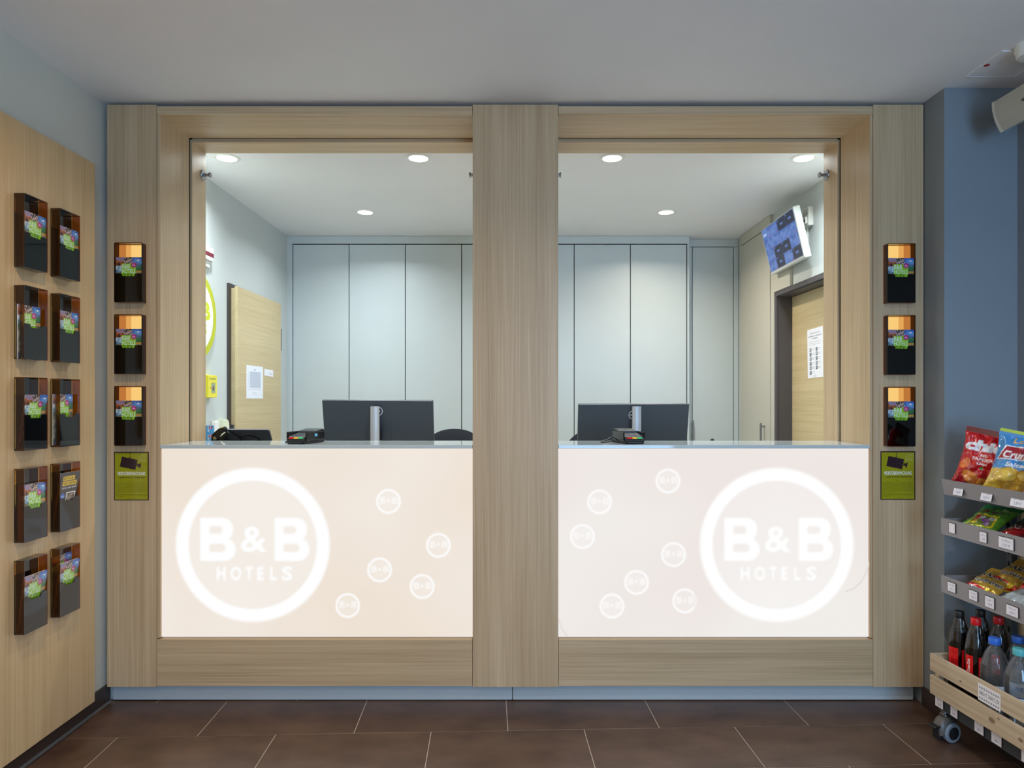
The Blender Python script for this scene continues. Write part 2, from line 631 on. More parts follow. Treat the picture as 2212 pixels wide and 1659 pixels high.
# ------------------------------------------------------------------ setting
floor = struct(MB().box(XL - .1, XR + .1, -5.7, 2.8, -0.03, -0.0016).build('floor', grout_m))
TU, TV, TR = 0.598, 0.298, R(2.05)
tile_me = MB().rbox(0.0015, TU - 0.0015, 0.0015, TV - 0.0015, -0.008, 0.0, 0.0008, 1).mesh('floor_tile', tile_m)
cr, sr = math.cos(TR), math.sin(TR)
for row in range(-9, 2):
    off = 0.0 if row % 2 == 0 else 0.5
    for k in range(-4, 5):
        u, v = (k + off) * TU, row * TV
        x, y = -0.018 + u * cr - v * sr, -0.2235 + u * sr + v * cr
        if x > XR + 0.02 or x + TU * cr < XL - 0.02:
            continue
        t = link('floor_tile', tile_me, floor)
        t.location = (x, y, 0)
        t.rotation_euler = (0, 0, TR)
# the rest of the lobby: same stoneware, tiles not told apart
rest = MB().box(XL, XR, -5.6, -2.75, -0.008, -0.0008).build('stone_screed', tile_m, floor)
MB().box(XL, 1.9, 0.31, 2.7, -0.008, 0.0008).build('bounce_floor', mat('pale_bounce_floor', (206, 204, 198), 0.5), floor)  # unseen office floor, made pale to bounce lamp light onto the ceiling

struct(MB().box(XL - .1, XR + .2, -5.7, 2.8, CEIL, CEIL + .1).build('ceiling', ceil_white))
struct(MB().box(XL - .1, XL, -5.7, .2, 0, CEIL).build('wall_left', wall_white))
struct(MB().box(XL - .1, XL, .2, 2.8, 0, CEIL).build('wall_left', office_wall))
struct(MB().box(XR, XR + .1, -5.7, -.133, 0, CEIL).build('wall_right', wall_grey))
struct(MB().box(1.745, XR + .1, -.133, 0.42, 0, CEIL).build('wall_corner', wall_grey))
struct(MB().box(XL - .1, XR + .1, 2.7, 2.8, 0, CEIL).build('wall_back', office_wall))
RX = 1.774
struct(MB().box(RX, RX + .3, 0.42, 0.80, 0, CEIL).box(RX, RX + .3, 1.66, 2.7, 0, CEIL)
       .box(RX, RX + .3, 0.80, 1.66, 1.985, CEIL).box(RX + .2, RX + .3, 0.80, 1.66, 0, 1.985).build('wall_office', office_wall))
# glazed entrance behind the camera
struct(MB().box(XL, 0.0, -5.7, -5.6, 0, CEIL).box(2.0, XR, -5.7, -5.6, 0, CEIL).box(0.0, 2.0, -5.7, -5.6, 2.35, CEIL).build('wall_entrance', wall_white))
w = struct(MB().box(0.0, 0.06, -5.68, -5.62, 0, 2.35).box(1.94, 2.0, -5.68, -5.62, 0, 2.35).box(0.97, 1.03, -5.68, -5.62, 0, 2.35)
           .box(0.06, 0.97, -5.68, -5.62, 2.29, 2.35).box(1.03, 1.94, -5.68, -5.62, 2.29, 2.35).box(0.06, 0.97, -5.68, -5.62, 0, 0.08).box(1.03, 1.94, -5.68, -5.62, 0, 0.08).build('window_1', frame_grey))
for x0 in (0.06, 1.03):
    MB().box(x0, x0 + .91, -5.654, -5.646, 0.08, 2.29).build('pane', pane_m, w)

# skirting tiles
bl = struct(MB().box(XL, XL + .010, -2.9, 0.04, 0.0, 0.076).build('baseboard_left', grout_m))
y = 0.035
ln = [0.33] + [0.596] * 4
for L in ln:
    MB().box(XL + .0005, XL + .012, y - L + .0012, y - .0012, 0.0005, 0.078).build('skirting_tile', skirt_m, bl)
    y -= L
struct(MB().prism([(XL + .012, 0.0005), (XL + .020, 0.0005), (XL + .012, 0.008)], -2.6, 0.03, 'Y').build('trim_1', mat('grey_sealant', (92, 90, 88), 0.6)))
struct(MB().box(1.733, 1.745, -.133, 0.0, 0, 0.078).box(1.733, XR, -.145, -.133, 0, 0.078).build('baseboard_right', skirt_m))

# ------------------------------------------------------------------ reception frame (oak)
fr = thing('reception_portal', 'light oak reception portal with three pillars around two counter openings', 'reception portal')
PL0, PL1 = -1.7176, -1.508
PC0, PC1 = -0.1686, 0.194
PR0, PR1 = 1.5285, 1.741
ZB, ZT = 0.076, 2.543
for (x0, x1) in ((PL0, PL1), (PC0, PC1), (PR0, PR1)):
    p = MB().rbox(x0, x1, 0, .018, ZB, ZT, .0008, 1).build('pillar', oak_v, fr)
    MB().box(x0 + .001, x1 - .001, .019, .415, ZB + .002, ZT - .001).build('pillar_core', oak_v if x0 == PC0 else dark_gap, p)
JL, JR = -1.494, 1.516
for (x0, x1) in ((PL1 + .0015, JL), (JR, PR0 - .0015)):
    MB().box(x0, x1, .004, .262, .283, 2.516).build('jamb', oak_v, fr)
for (x0, x1, a, b_) in ((PL1 - .05, -1.486, 0, 0), (1.508, PR0 + .05, 0, 0)):
    MB().box(x0 if x0 < 0 else x0, x1, .276, .416, 1.03, 2.50).build('inner_jamb', oak_v, fr)
for (x0, x1) in ((PL1 + .0015, PC0 - .0015), (PC1 + .0015, PR0 - .0015)):
    MB().rbox(x0, x1, 0, .018, 2.502, 2.537, .0008, 1).build('top_rail', oak_h, fr)
    MB().rbox(x0, x1, 0, .30, .080, .2775, .0008, 1).build('bottom_rail', oak_h, fr)
for (x0, x1) in ((JL, PC0), (PC1, JR)):
    MB().box(x0, x1, .0185, .262, 2.502, 2.518).build('soffit', oak_h, fr)
    MB().box(x0 + .008 * (x0 < -1), x1 - .008 * (x1 > 1), .276, .416, 2.487, 2.505).build('inner_soffit', oak_h, fr)
    MB().box(x0 - .03 * (x0 < -1), x1 + .03 * (x1 > 1), .2622, .2758, 2.506, 2.54).build('shadow_gap', dark_gap, fr)
    MB().box(x0, x1, .05, .41, 2.519, 2.55).build('header_core', dark_gap, fr)
for (x0, x1) in ((PL1 - .03, -1.496), (1.518, PR0 + .03)):
    MB().box(x0, x1, .2622, .2758, 1.03, 2.50).build('shadow_gap', dark_gap, fr)
for (x0, x1) in ((-1.717, -0.001), (0.001, 1.7225)):
    MB().rbox(x0, x1, .04, .056, 0.003, .080, .004, 2).build('plinth_board', plinth_m, fr)
# masonry that closes the sides and the head of the opening
struct(MB().box(XL, PL0, .06, .40, 0, CEIL).box(PL0, PL1 - .06, .416, .45, 0, CEIL).box(PR0 + .06, RX, .416, .45, 0, CEIL)
       .box(XL, RX, .42, .45, 2.51, CEIL).build('wall_front', office_wall))

# ------------------------------------------------------------------ lit counters
def light_panel_mat(name, c0, c1):
    m = bpy.data.materials.new(name)
    m.use_nodes = True
    nt = m.node_tree
    nt.nodes.remove(nt.nodes['Principled BSDF'])
    tc = N(nt, 'ShaderNodeTexCoord')
    nz = N(nt, 'ShaderNodeTexNoise')
    nz.inputs['Scale'].default_value = 1.6
    nz.inputs['Detail'].default_value = 1
    nt.links.new(tc.outputs['Object'], nz.inputs['Vector'])
    mx = N(nt, 'ShaderNodeMix', data_type='RGBA')
    mx.inputs['A'].default_value = (*s2l(c0), 1)
    mx.inputs['B'].default_value = (*s2l(c1), 1)
    rp = N(nt, 'ShaderNodeMapRange')
    rp.inputs['From Min'].default_value = 0.35
    rp.inputs['From Max'].default_value = 0.65
    nt.links.new(nz.outputs['Fac'], rp.inputs['Value'])
    nt.links.new(rp.outputs['Result'], mx.inputs['Factor'])
    e = N(nt, 'ShaderNodeEmission')
    nt.links.new(mx.outputs['Result'], e.inputs['Color'])
    nt.links.new(e.outputs[0], nt.nodes['Material Output'].inputs['Surface'])
    return m

logo_m = bpy.data.materials.new('backlit_logo')
logo_m.use_nodes = True
nt = logo_m.node_tree
nt.nodes.remove(nt.nodes['Principled BSDF'])
a_ = N(nt, 'ShaderNodeAttribute', attribute_name='Col')
e_ = N(nt, 'ShaderNodeEmission')
e_.inputs['Color'].default_value = (1, 1, 1, 1)
e_.inputs['Strength'].default_value = 1.0
t_ = N(nt, 'ShaderNodeBsdfTransparent')
x_ = N(nt, 'ShaderNodeMixShader')
nt.links.new(a_.outputs['Fac'], x_.inputs[0])
nt.links.new(t_.outputs[0], x_.inputs[1])
nt.links.new(e_.outputs[0], x_.inputs[2])
nt.links.new(x_.outputs[0], nt.nodes['Material Output'].inputs['Surface'])

def blur(a, n, times=2):
    for _ in range(times):
        for ax in (0, 1):
            p = np.pad(a, [(n, n) if i == ax else (0, 0) for i in range(2)], mode='constant')
            c = np.cumsum(p, axis=ax)
            c = np.insert(c, 0, 0, axis=ax)
            k = 2 * n + 1
            a = (np.take(c, range(k, c.shape[ax]), axis=ax) - np.take(c, range(0, c.shape[ax] - k), axis=ax)) / k
    return a

def logo_mesh(dia, res, big):
    """disc with a soft backlit ring and lettering; origin at its centre, facing -Y"""
    pad = 0.025 if big else 0.008
    S = dia + 2 * pad
    cv = Canvas(S, S, res, (0, 0, 0))
    c = S / 2
    k = dia / 334.0                      # the big logo is 334 px across in the photograph
    d = np.hypot(cv.X - c, cv.Y - c)
    ring = np.clip((dia / 2 - d) / res + .5, 0, 1) * np.clip((d - dia / 2 + 29 * k) / res + .5, 0, 1)
    txt = np.zeros_like(ring)
    def T(s, x0, x1, y0, y1, bold):
        nonlocal txt
        txt = np.maximum(txt, cv.textmask(s, c + (x0) * k, c + y0 * k, (y1 - y0) * k, w=(x1 - x0) * k, bold=bold))
    def rrect(x0, y0, x1, y1, rl, rr_):
        # rectangle with rounded right (and left) ends, in pixels of the big logo
        X, Y = (cv.X - c) / k, (cv.Y - c) / k
        r_ = np.where(X > (x0 + x1) / 2, rr_, rl)
        qx = np.abs(X - (x0 + x1) / 2) - (x1 - x0) / 2 + r_
        qy = np.abs(Y - (y0 + y1) / 2) - (y1 - y0) / 2 + r_
        sd_ = np.minimum(np.maximum(qx, qy), 0) + np.hypot(np.maximum(qx, 0), np.maximum(qy, 0)) - r_
        return np.clip(-sd_ * k / res + .5, 0, 1)
    def big_b(x0, x1, y0, y1):
        nonlocal txt
        w_, h_ = x1 - x0, y1 - y0
        b = np.maximum(rrect(x0, y0 + .45 * h_, x0 + .93 * w_, y1, 2, .26 * h_), rrect(x0, y0, x1, y0 + .545 * h_, 2, .27 * h_))
        b = b * (1 - rrect(x0 + .277 * w_, y0 + .635 * h_, x0 + .61 * w_, y0 + .785 * h_, 1, .07 * h_))
        b = b * (1 - rrect(x0 + .277 * w_, y0 + .225 * h_, x0 + .695 * w_, y0 + .39 * h_, 1, .08 * h_))
        txt = np.maximum(txt, b)
    big_b(-115, -36, -36, 60)
    big_b(46, 124, -36, 60)
    T('&', -27, 33, -16, 42, 0.03)
    if big:
        for ch_, a0_, a1_ in (('H', -79.6, -57.8), ('O', -49, -24), ('T', -17.6, 2), ('E', 8.5, 25), ('L', 37, 53), ('S', 63, 87)):
            T(ch_, a0_, a1_, -78, -46, 0.06 if ch_ != "S" else 0.045)
    inside = np.clip((dia / 2 - 10 * k - d) / res, 0, 1)
    hard = np.maximum(ring, txt * (1.0 if big else 0.75))
    m = blur(hard, 1, 2)
    m = np.maximum(m, blur(inside, 2, 2) * (0.30 if big else 0.18))
    edge = np.clip((S / 2 - d) / (pad * .8), 0, 1)
    m = m * edge
    cv.a = np.repeat(m[..., None], 3, 2)
    me = slab_mesh('logo', cv, logo_m, t=0.0004, edge=(0, 0, 0), origin=(c, c))
    # keep only the front grid
    bm = bmesh.new()
    bm.from_mesh(me)
    bmesh.ops.delete(bm, geom=[f for f in bm.faces if abs(f.normal.y) < .5 or f.calc_center_median().y > .0002], context='FACES')
    bm.to_mesh(me)
    bm.free()
    return me

big_logo = logo_mesh(0.655, 0.0038, True)
small_logo = logo_mesh(0.105, 0.0025, False)
top_m = mat('counter_glass_top', (196, 206, 206), 0.05, 0, 0.6)
panel_ms = [light_panel_mat('warm_light_panel', (238, 226, 212), (242, 233, 224)), light_panel_mat('white_light_panel', (238, 230, 226), (241, 237, 233))]
SMALL = [[(839, 1083), (947, 1178), (820, 1231), (912, 1267), (751, 1308)],
         [(1443, 1039), (1295, 1084), (1258, 1159), (1455, 1198), (1375, 1258), (1479, 1298), (1322, 1309)]]
LOGO = [(546, 1177), (1678, 1177)]
CT = [('reception counter with warm-white lit front, large logo and five small logos', JL, PC0),
      ('reception counter with cool-white lit front, large logo and seven small logos', PC1, JR)]
for i, (lab, x0, x1) in enumerate(CT):
    c = thing('reception_counter', lab, 'counter', (0, 0, 0))
    MB().box(x0 + .001, x1 - .001, .024, .298, .2785, 1.086).build('counter_body', lacquer, c)
    lp = MB().box(x0 + .001, x1 - .001, .014, .023, .284, 1.085).build('light_panel', panel_ms[i], c)
    MB().rbox(x0 + .001, x1 - .001, .001, .305, 1.0865, 1.1015, .0015, 2).build('countertop', top_m, c)
    g = link('logo', big_logo, lp)
    q = at(LOGO[i][0], LOGO[i][1], .013)
    g.location = q
    if i == 1:
        cm = emission('cable_silhouette', (231, 222, 218), 1.0)
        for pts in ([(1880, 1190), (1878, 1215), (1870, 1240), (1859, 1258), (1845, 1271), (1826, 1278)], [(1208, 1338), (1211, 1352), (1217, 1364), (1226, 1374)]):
            MB().tube([at(a, b_, .0135) for (a, b_) in pts], .0034, 8).build('cable', cm, lp)  # silhouette of a cable in the lightbox, its shade put into darker emission
    for (px, py) in SMALL[i]:
        g = link('logo', small_logo, lp)
        g.location = at(px, py, .013)

# ------------------------------------------------------------------ steel hooks inside the openings
hook_prof = [(.0225, 0), (.026, .001), (.026, .004), (.0245, .006), (.0075, .0062), (.0075, .030), (.0115, .031), (.0125, .033), (.0125, .037), (.0115, .039), (.0, .039)]
def hook(x, sgn, lab):
    h = thing('wall_hook', lab, 'hook', (x, .384, 2.371), (0, R(90) * sgn, 0))
    MB().lathe(hook_prof[:5] + [(0, .0062)], 32, cap1=False).build('rose', steel, h, smooth=True)
    MB().lathe([(.0075, .006)] + hook_prof[5:], 24, cap1=False).build('knob', steel, h, smooth=True)
hook(-1.486, 1, 'round steel hook on the oak jamb above the yellow wall box')
hook(PC0, -1, 'round steel hook on the middle pillar facing the yellow ring sign')
hook(PC1, 1, 'round steel hook on the middle pillar facing the surveillance screen')
hook(1.508, -1, 'round steel hook on the oak jamb beside the surveillance screen')

# ------------------------------------------------------------------ ceiling lamps
ring_prof = [(.050, -.002), (.066, -.002), (.0665, -.0005), (.0655, 0.0)]
ring_me = MB().lathe([(.049, 0.0), (.050, -.0045), (.060, -.005), (.066, -.0025), (.0665, 0.0)], 40, cap0=False, cap1=False).mesh('trim_ring', white_pl, True)
disc_me = MB().lathe([(.0495, -.0015), (.0495, -.0035), (.040, -.0042)], 40).mesh('diffuser', lamp_m, True)
disc_w_me = MB().lathe([(.0495, -.0015), (.0495, -.0035), (.040, -.0042)], 40).mesh('diffuser', lamp_off, True)
def downlight(x, y, lab, power, color, warm, spread=150):
    t = thing('downlight', lab, 'ceiling light', (x, y, CEIL), group='recessed ceiling downlights')
    link('trim_ring', ring_me, t)
    link('diffuser', disc_w_me if warm else disc_me, t)
    area('downlight_lamp', (x, y, CEIL - .008), (0, 0, 0), .09, .09, power, color, 'DISK', spread)
names = ['cool white downlight above the yellow ring sign', 'cool white downlight over the desk, on the tablet side of the middle pillar', 'cool white downlight over the desk, on the surveillance side of the middle pillar',
         'cool white downlight in front of the surveillance screen', 'cool white downlight close to the grey wardrobe, on the wooden wall door side', 'warm white downlight close to the grey wardrobe, on the screen side']
for i, (x, y) in enumerate(OFFICE):
    downlight(x, y, names[i], OFFICE_W, OFFICE_C[i], i == 5)
lnames = ['warm lobby downlight beside the oak wall panel, nearer the reception', 'neutral lobby downlight in front of the snack rack, nearer the reception',
          'warm lobby downlight nearer the opal fill lamps', 'neutral lobby downlight nearer the glazed entrance']
for i, (x, y) in enumerate(LOBBY):
    downlight(x, y, lnames[i], LOBBY_W, LOBBY_C[i], i % 2 == 0)
opal = emission('opal_fill_glow', (255, 240, 220), 3.0)
for i, (x, y, z) in enumerate(PENDANT):  # unseen lamps added to brighten the lobby ceiling
    t = thing('fill_globe_lamp', ['added opal globe fill lamp nearer the oak wall panel', 'added opal globe fill lamp nearer the glazed entrance'][i], 'pendant lamp', (x, y, CEIL))
    MB().lathe([(.05, -.025), (.05, 0)], 24).build('ceiling_rose', white_pl, t, True)
    MB().cyl((0, 0, -.02), (0, 0, z - CEIL + .14), .004, seg=8).build('cord', black_pl, t)
    MB().lathe([(.14 * math.sin(R(a)), z - CEIL - .14 * math.cos(R(a))) for a in range(0, 181, 15)], 28, cap0=False, cap1=False).build('globe', opal, t, True)
    pl_ = bpy.data.lights.new('fill_bulb', 'POINT')
    pl_.energy, pl_.color, pl_.shadow_soft_size = FILL_GLOBE_W, FILL_GLOBE_C, .145
    po = bpy.data.objects.new('fill_bulb', pl_)
    po.location = (x, y, z)
    COL.objects.link(po)

# ------------------------------------------------------------------ oak panel on the lobby wall
wp = MB().rbox(-1.734, -1.682, -2.4, -.142, .0785, 2.243, .001, 1).build('wall_panel', oak_panel)
tag(wp, 'tall light oak panel on the lobby wall carrying ten brochure holders', 'wall panel')

# ------------------------------------------------------------------ brochures and holders
HW, HD, HH = .117, .034, .250
def rr(w, h, r, x=0, z=0, n=5):
    pts = []
    for (cx, cz, a0) in ((w / 2 - r, h - r, 0), (-w / 2 + r, h - r, 90), (-w / 2 + r, r, 180), (w / 2 - r, r, 270)):
        for i in range(n):
            a = R(a0 + 90 * i / (n - 1))
            pts.append((x + cx + r * math.cos(a), z + cz + r * math.sin(a)))
    return pts
def case_mesh():
    o, i_ = rr(HW, HH, .004), rr(HW - .005, HH - .005, .003, 0, .0025)
    n = len(o)
    v = [(x, yy, z) for yy in (-HD, -.0025) for (x, z) in o + i_]
    f = []
    for k in range(n):
        k2 = (k + 1) % n
        f += [(k, k2, n + k2, n + k), (2 * n + k, 3 * n + k, 3 * n + k2, 2 * n + k2), (k, 2 * n + k, 2 * n + k2, k2), (n + k, n + k2, 3 * n + k2, 3 * n + k)]
    m = MB()
    m.add(v, f)
    return m.mesh('case', acr_side)
case_me = case_mesh()
back_poly = rr(HW, HH, .004)
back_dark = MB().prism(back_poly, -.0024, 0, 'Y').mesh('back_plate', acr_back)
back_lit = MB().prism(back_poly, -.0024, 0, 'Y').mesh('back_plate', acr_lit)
PH = HH - .129
fpoly = [(-HW / 2 + .0027, .0027), (HW / 2 - .0027, .0027), (HW / 2 - .0027, PH), (.030, PH), (.027, PH - .0035), (.026, PH - .0105), (.023, PH - .0118),
         (-.023, PH - .0118), (-.026, PH - .0105), (-.027, PH - .0035), (-.030, PH), (-HW / 2 + .0027, PH)]
front_me = MB().prism(fpoly, -HD + .0005, -HD + .0028, 'Y').mesh('front_plate', acr_front)
glow_me = MB().box(-.004, .0545, -.0036, -.0025, .150, HH - .0045).mesh('amber_glow', glow_m)  # stepped strips imitate an uneven amber glow; side reflections put into their tones
glow_mid_me = MB().box(-.026, -.0042, -.0036, -.0025, .150, HH - .0045).mesh('amber_glow', emission('amber_glow_mid', (236, 172, 92), 0.92))
glow_dim_me = MB().box(-.0545, -.0262, -.0036, -.0025, .150, HH - .0045).mesh('amber_glow', glow_dim)

BW, BH = .108, .186
def brochure_canvas():
    cv = Canvas(BW, BH, .001, (236, 236, 232))
    k = BW / 535.0
    H = BH
    def X(p): return (p - 175) * k
    def Y(p): return H - (p - 515) * k
    cv.photo(0, Y(690), X(345), H, (120, 140, 190), (200, 110, 60), (60, 30, 30), 1, 5, .7)
    cv.photo(X(345), Y(690), X(515), H, (60, 40, 36), (214, 190, 180), (90, 60, 56), 2, 6, 1.2)
    cv.photo(X(515), Y(690), BW, H, (30, 80, 170), (110, 160, 220), (70, 90, 120), 3, 5, .5)
    cv.circ(X(640), Y(575), .005, (240, 246, 252), ay=.6)
    cv.photo(0, Y(835), X(345), Y(692), (200, 214, 222), (120, 160, 180), (50, 70, 90), 4, 5, 1.0)
    cv.photo(X(345), Y(835), X(600), Y(692), (140, 150, 120), (90, 100, 80), (60, 50, 40), 5, 5, .8)
    cv.photo(X(600), Y(790), BW, Y(692), (60, 120, 76), (50, 110, 66), (40, 90, 60), 6, 4, .4)
    cv.photo(X(600), Y(850), BW, Y(790), (190, 140, 60), (200, 150, 70), (50, 40, 30), 7, 5, .6)
    cv.photo(0, 0, BW, Y(838), (80, 90, 60), (150, 140, 110), (60, 60, 60), 8, 8, 1.0)
    cv.rect(X(290), Y(890), X(592), Y(645), (142, 200, 20))
    cv.rect(X(305), Y(1010), X(570), Y(880), (142, 200, 20))
    cv.text('B&B', X(302), Y(748), .0175, (226, 240, 214), w=.033, bold=.012)
    cv.text('HOTELS', X(302), Y(846), .0175, (226, 240, 214), w=.0565, bold=.012)
    cv.text('GUIDE', X(318), Y(935), .0165, (30, 60, 10), w=.042, bold=.02)
    cv.circ(X(547), Y(677), .0112, (176, 16, 110))
    cv.text('100x', X(547), Y(688), .0052, (240, 200, 226), w=.0145, bold=.03, align='C')
    cv.rect(X(525), Y(648), X(570), Y(642), (220, 150, 190))
    cv.rect(X(515), Y(712), X(580), Y(704), (220, 150, 190))
    return cv
def club_canvas():
    cv = Canvas(BW, BH, .001, (52, 52, 56))
    for (s, y, w) in (('EIN CLUB -', .160, .058), ('VIELE VORTEILE', .141, .072)):
        cv.rect(.014, y - .003, .014 + w + .008, y + .013, (238, 196, 40))
        cv.text(s, .018, y, .010, (70, 56, 20), w=w, bold=.02)
    cv.text('ONE CLUB - MANY BENEFITS', .014, .126, .006, (236, 236, 236), w=.082, bold=.01)
    cv.circ(.022, .098, .012, (60, 110, 200))
    cv.text('CLUB', .022, .095, .0055, (220, 232, 250), w=.015, align='C', bold=.02)
    cv.rect(.042, .070, .094, .112, (238, 236, 232))
    cv.photo(.046, .074, .090, .108, (90, 70, 60), (190, 170, 150), (60, 44, 36), 11, 5, 1.0)
    return cv
guide_cv, club_cv = brochure_canvas(), club_canvas()
def broch_mesh(cv, t, bow):
    return slab_mesh('brochure', cv, gloss_print, t, bend=lambda x, y, z: (x, y - bow * (z / BH) ** 2, z), edge=(226, 226, 224), origin=(BW / 2, 0))
guide_me = broch_mesh(guide_cv, .004, 0)
guide_fat = broch_mesh(guide_cv, .020, 0)
guide_mid = broch_mesh(guide_cv, .009, 0)
club_me = broch_mesh(club_cv, .007, .001)

def holder(loc, rz, lab, lit=False, front=True):
    g = 'amber-lit brochure holders on the reception pillars' if lit else 'smoked brochure holders on the oak wall panel'
    h = thing('brochure_holder', lab, 'brochure holder', loc, (0, 0, rz), g)
    link('case', case_me, h)
    link('back_plate', back_lit if lit else back_dark, h)
    link('front_plate', front_me, h)
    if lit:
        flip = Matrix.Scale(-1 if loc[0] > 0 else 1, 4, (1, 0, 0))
        link('amber_glow', glow_me, h, flip)
        link('amber_glow', glow_mid_me, h, flip)
        link('amber_glow', glow_dim_me, h, flip)
    return h
def brochure(loc, rz, me, lab, dx=0, dz=0, depth=-.030, tilt=0, roll=0, group='hotel guide brochures in the holders'):
    Rm = Matrix.Rotation(rz, 4, 'Z')
    o = link('brochure', me)
    o.matrix_world = Matrix.Translation(loc) @ Rm @ Matrix.Translation((dx, depth, .0032 + dz)) @ Matrix.Rotation(tilt, 4, 'X') @ Matrix.Rotation(roll, 4, 'Y')
    return tag(o, lab, 'brochure', group)

ROWN = ['top', 'middle', 'bottom']
for side, xc in (('yellow ring sign', -1.6085), ('snack rack', 1.6285)):
    for r in range(3):
        z = 1.951 - .3004 * r - HH - (.003 if xc > 0 else 0)
        pos = Vector((xc, -.0005, z))
        pill = 'pillar nearest the oak wall panel' if xc < 0 else 'pillar beside the snack rack'
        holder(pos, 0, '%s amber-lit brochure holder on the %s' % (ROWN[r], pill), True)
        brochure(pos, 0, guide_me, 'hotel guide in the %s amber-lit holder on the %s' % (ROWN[r], pill), depth=-.0295)

ROW5 = ['top', 'second', 'third', 'fourth', 'lowest']
left_spec = {  # (row, column): mesh, dx, dz, depth, tilt
    (0, 0): (guide_me, .002, .004, -.0295, 0, 0), (0, 1): (guide_me, 0, 0, -.0295, 0, 0),
    (1, 0): (guide_me, -.010, -.004, -.018, 0, 0), (1, 1): (guide_me, 0, 0, -.0295, 0, 0),
    (2, 0): (guide_me, .001, .002, -.0110, R(8.0), R(0)), (2, 1): (guide_me, -.012, .004, -.016, 0, 0),
    (3, 0): (guide_fat, .0, .004, -.0295, 0, 0), (3, 1): (club_me, .0, .026, -.0125, R(7.5), R(0)),
    (4, 0): (guide_mid, .0, .004, -.0150, R(6.5), 0), (4, 1): (guide_mid, .0, .004, -.0150, R(6), 0)}
for c_, yc in enumerate((-.530, -.348)):
    for r in range(5):
        pos = Vector((-1.6815, yc, 1.992 - .3108 * r - HH))
        colname = 'column nearer the pillar' if c_ else 'column farther from the pillar'
        holder(pos, R(90), 'smoked brochure holder on the oak wall panel, %s row, %s' % (ROW5[r], colname))
        me, dx, dz, dp, ti, ro = left_spec[(r, c_)]
        if me is club_me:
            lab, gr = 'black club brochure with yellow lettering leaning in a fourth-row holder', None
        else:
            lab, gr = 'hotel guide in the %s-row wall panel holder, %s' % (ROW5[r], colname), 'hotel guide brochures in the holders'
        brochure(pos, R(90), me, lab, dx, dz, dp, ti, ro, gr)
pos = Vector((-1.6815, -.348, 1.992 - .3108 * 4 - HH))
brochure(pos, R(90), guide_me, 'hotel guide standing behind the stack in the lowest wall holder nearer the pillar', -.003, .030, -.0068, 0, 0)

# ------------------------------------------------------------------ video surveillance signs
SW, SH = .147, .2055
cv = Canvas(SW, SH, .001, (48, 30, 34))
k = SW / 920.0
def sx(p): return (p - 137) * k
def sy(p): return SH - (p - 187) * k
LIME = (158, 156, 20)
cv.rect(sx(162), sy(1453), sx(1030), sy(218), LIME)
cv.rect(sx(555), sy(340), sx(567), sy(200), (48, 30, 34))
cv.rect(sx(525), sy(350), sx(598), sy(333), (48, 30, 34))
cv.poly([(sx(345), sy(312)), (sx(762), sy(400)), (sx(705), sy(668)), (sx(288), sy(580))], (46, 28, 36))
cv.poly([(sx(745), sy(490)), (sx(778), sy(497)), (sx(765), sy(578)), (sx(735), sy(570))], (46, 28, 36))
cv.poly([(sx(778), sy(518)), (sx(860), sy(484)), (sx(832), sy(630)), (sx(768), sy(570))], (46, 28, 36))
cv.text('VIDEOÜBERWACHUNG', sx(225), sy(810), .0145, (240, 240, 232), w=sx(968) - sx(225), bold=.02)
cv.text('... auch zu Ihrer Sicherheit!', sx(232), sy(886), .0072, (46, 34, 20), w=sx(958) - sx(232), bold=.018)
cv.lines(sx(540), sx(660), sy(958), 1, .004, .0012, (46, 34, 20), .8, 3)
cv.lines(sx(185), sx(1004), sy(1018), 9, .0045, .0016, (60, 52, 16), .75, 4)
cv.lines(sx(185), sx(545), sy(1272), 1, .0045, .0016, (60, 52, 16), .75, 5)
cv.lines(sx(185), sx(1004), sy(1325), 2, .0045, .0016, (50, 42, 16), .9, 6)
cv.lines(sx(185), sx(400), sy(1386), 1, .0045, .0016, (50, 42, 16), .9, 7)
cv.lines(sx(475), sx(715), sy(1430), 1, .0045, .0014, (50, 42, 16), .8, 8)
for i, x0 in enumerate((860, 850, 800, 810, 800, 800, 810)):
    cv.lines(sx(x0), sx(1008), sy(270 + i * 26 + (14 if i > 3 else 0)), 1, .004, .0014, (214, 210, 150), .55, 20 + i)
sign_me = slab_mesh('surveillance_sign', cv, gloss_print, .0015, edge=(40, 28, 30))
for (px, py, lab) in ((246.2, 1080.8, 'lime video surveillance notice on the pillar nearest the oak wall panel'),
                      (1902.2, 1079.5, 'lime video surveillance notice on the pillar beside the snack rack')):
    o = link('surveillance_sign', sign_me)
    p = at(px, py, -.0017)
    o.location = p
    tag(o, lab, 'sign')

# ------------------------------------------------------------------ wardrobe wall behind the desk
YB = 2.36
def bx(px, y=YB): return (px - CX) * (y - CAMY) / F
wd = thing('wardrobe', 'wide built-in grey wardrobe with seven flush doors across the office back wall', 'wardrobe', (0, 0, 0))
zt = EYE - (527.5 - CY) * (YB - CAMY) / F
x0, x1 = bx(618.3), bx(1488.5)
MB().box(x0 + .004, x1, YB + .022, 2.69, 0.0, CEIL - .003).build('body', dark_gap, wd)
MB().box(x0, x1, YB - .001, YB + .0215, zt + .004, CEIL - .002).build('fascia', lacquer, wd)
MB().box(x0, bx(631.5), YB, YB + .0215, 0.06, zt + .003).build('filler', lacquer, wd)
MB().box(bx(1484.6), x1, YB - .003, YB + .0215, 0.0, zt + .003).build('end_panel', lacquer, wd)
MB().box(x1, x1 + .002, YB, 2.69, 0.0, CEIL - .003).build('side_panel', lacquer, wd)
MB().box(x0, x1, YB + .03, YB + .05, 0.0, .06).build('plinth', lacquer, wd)
DWd = (bx(1483.4) - bx(632.4)) / 7
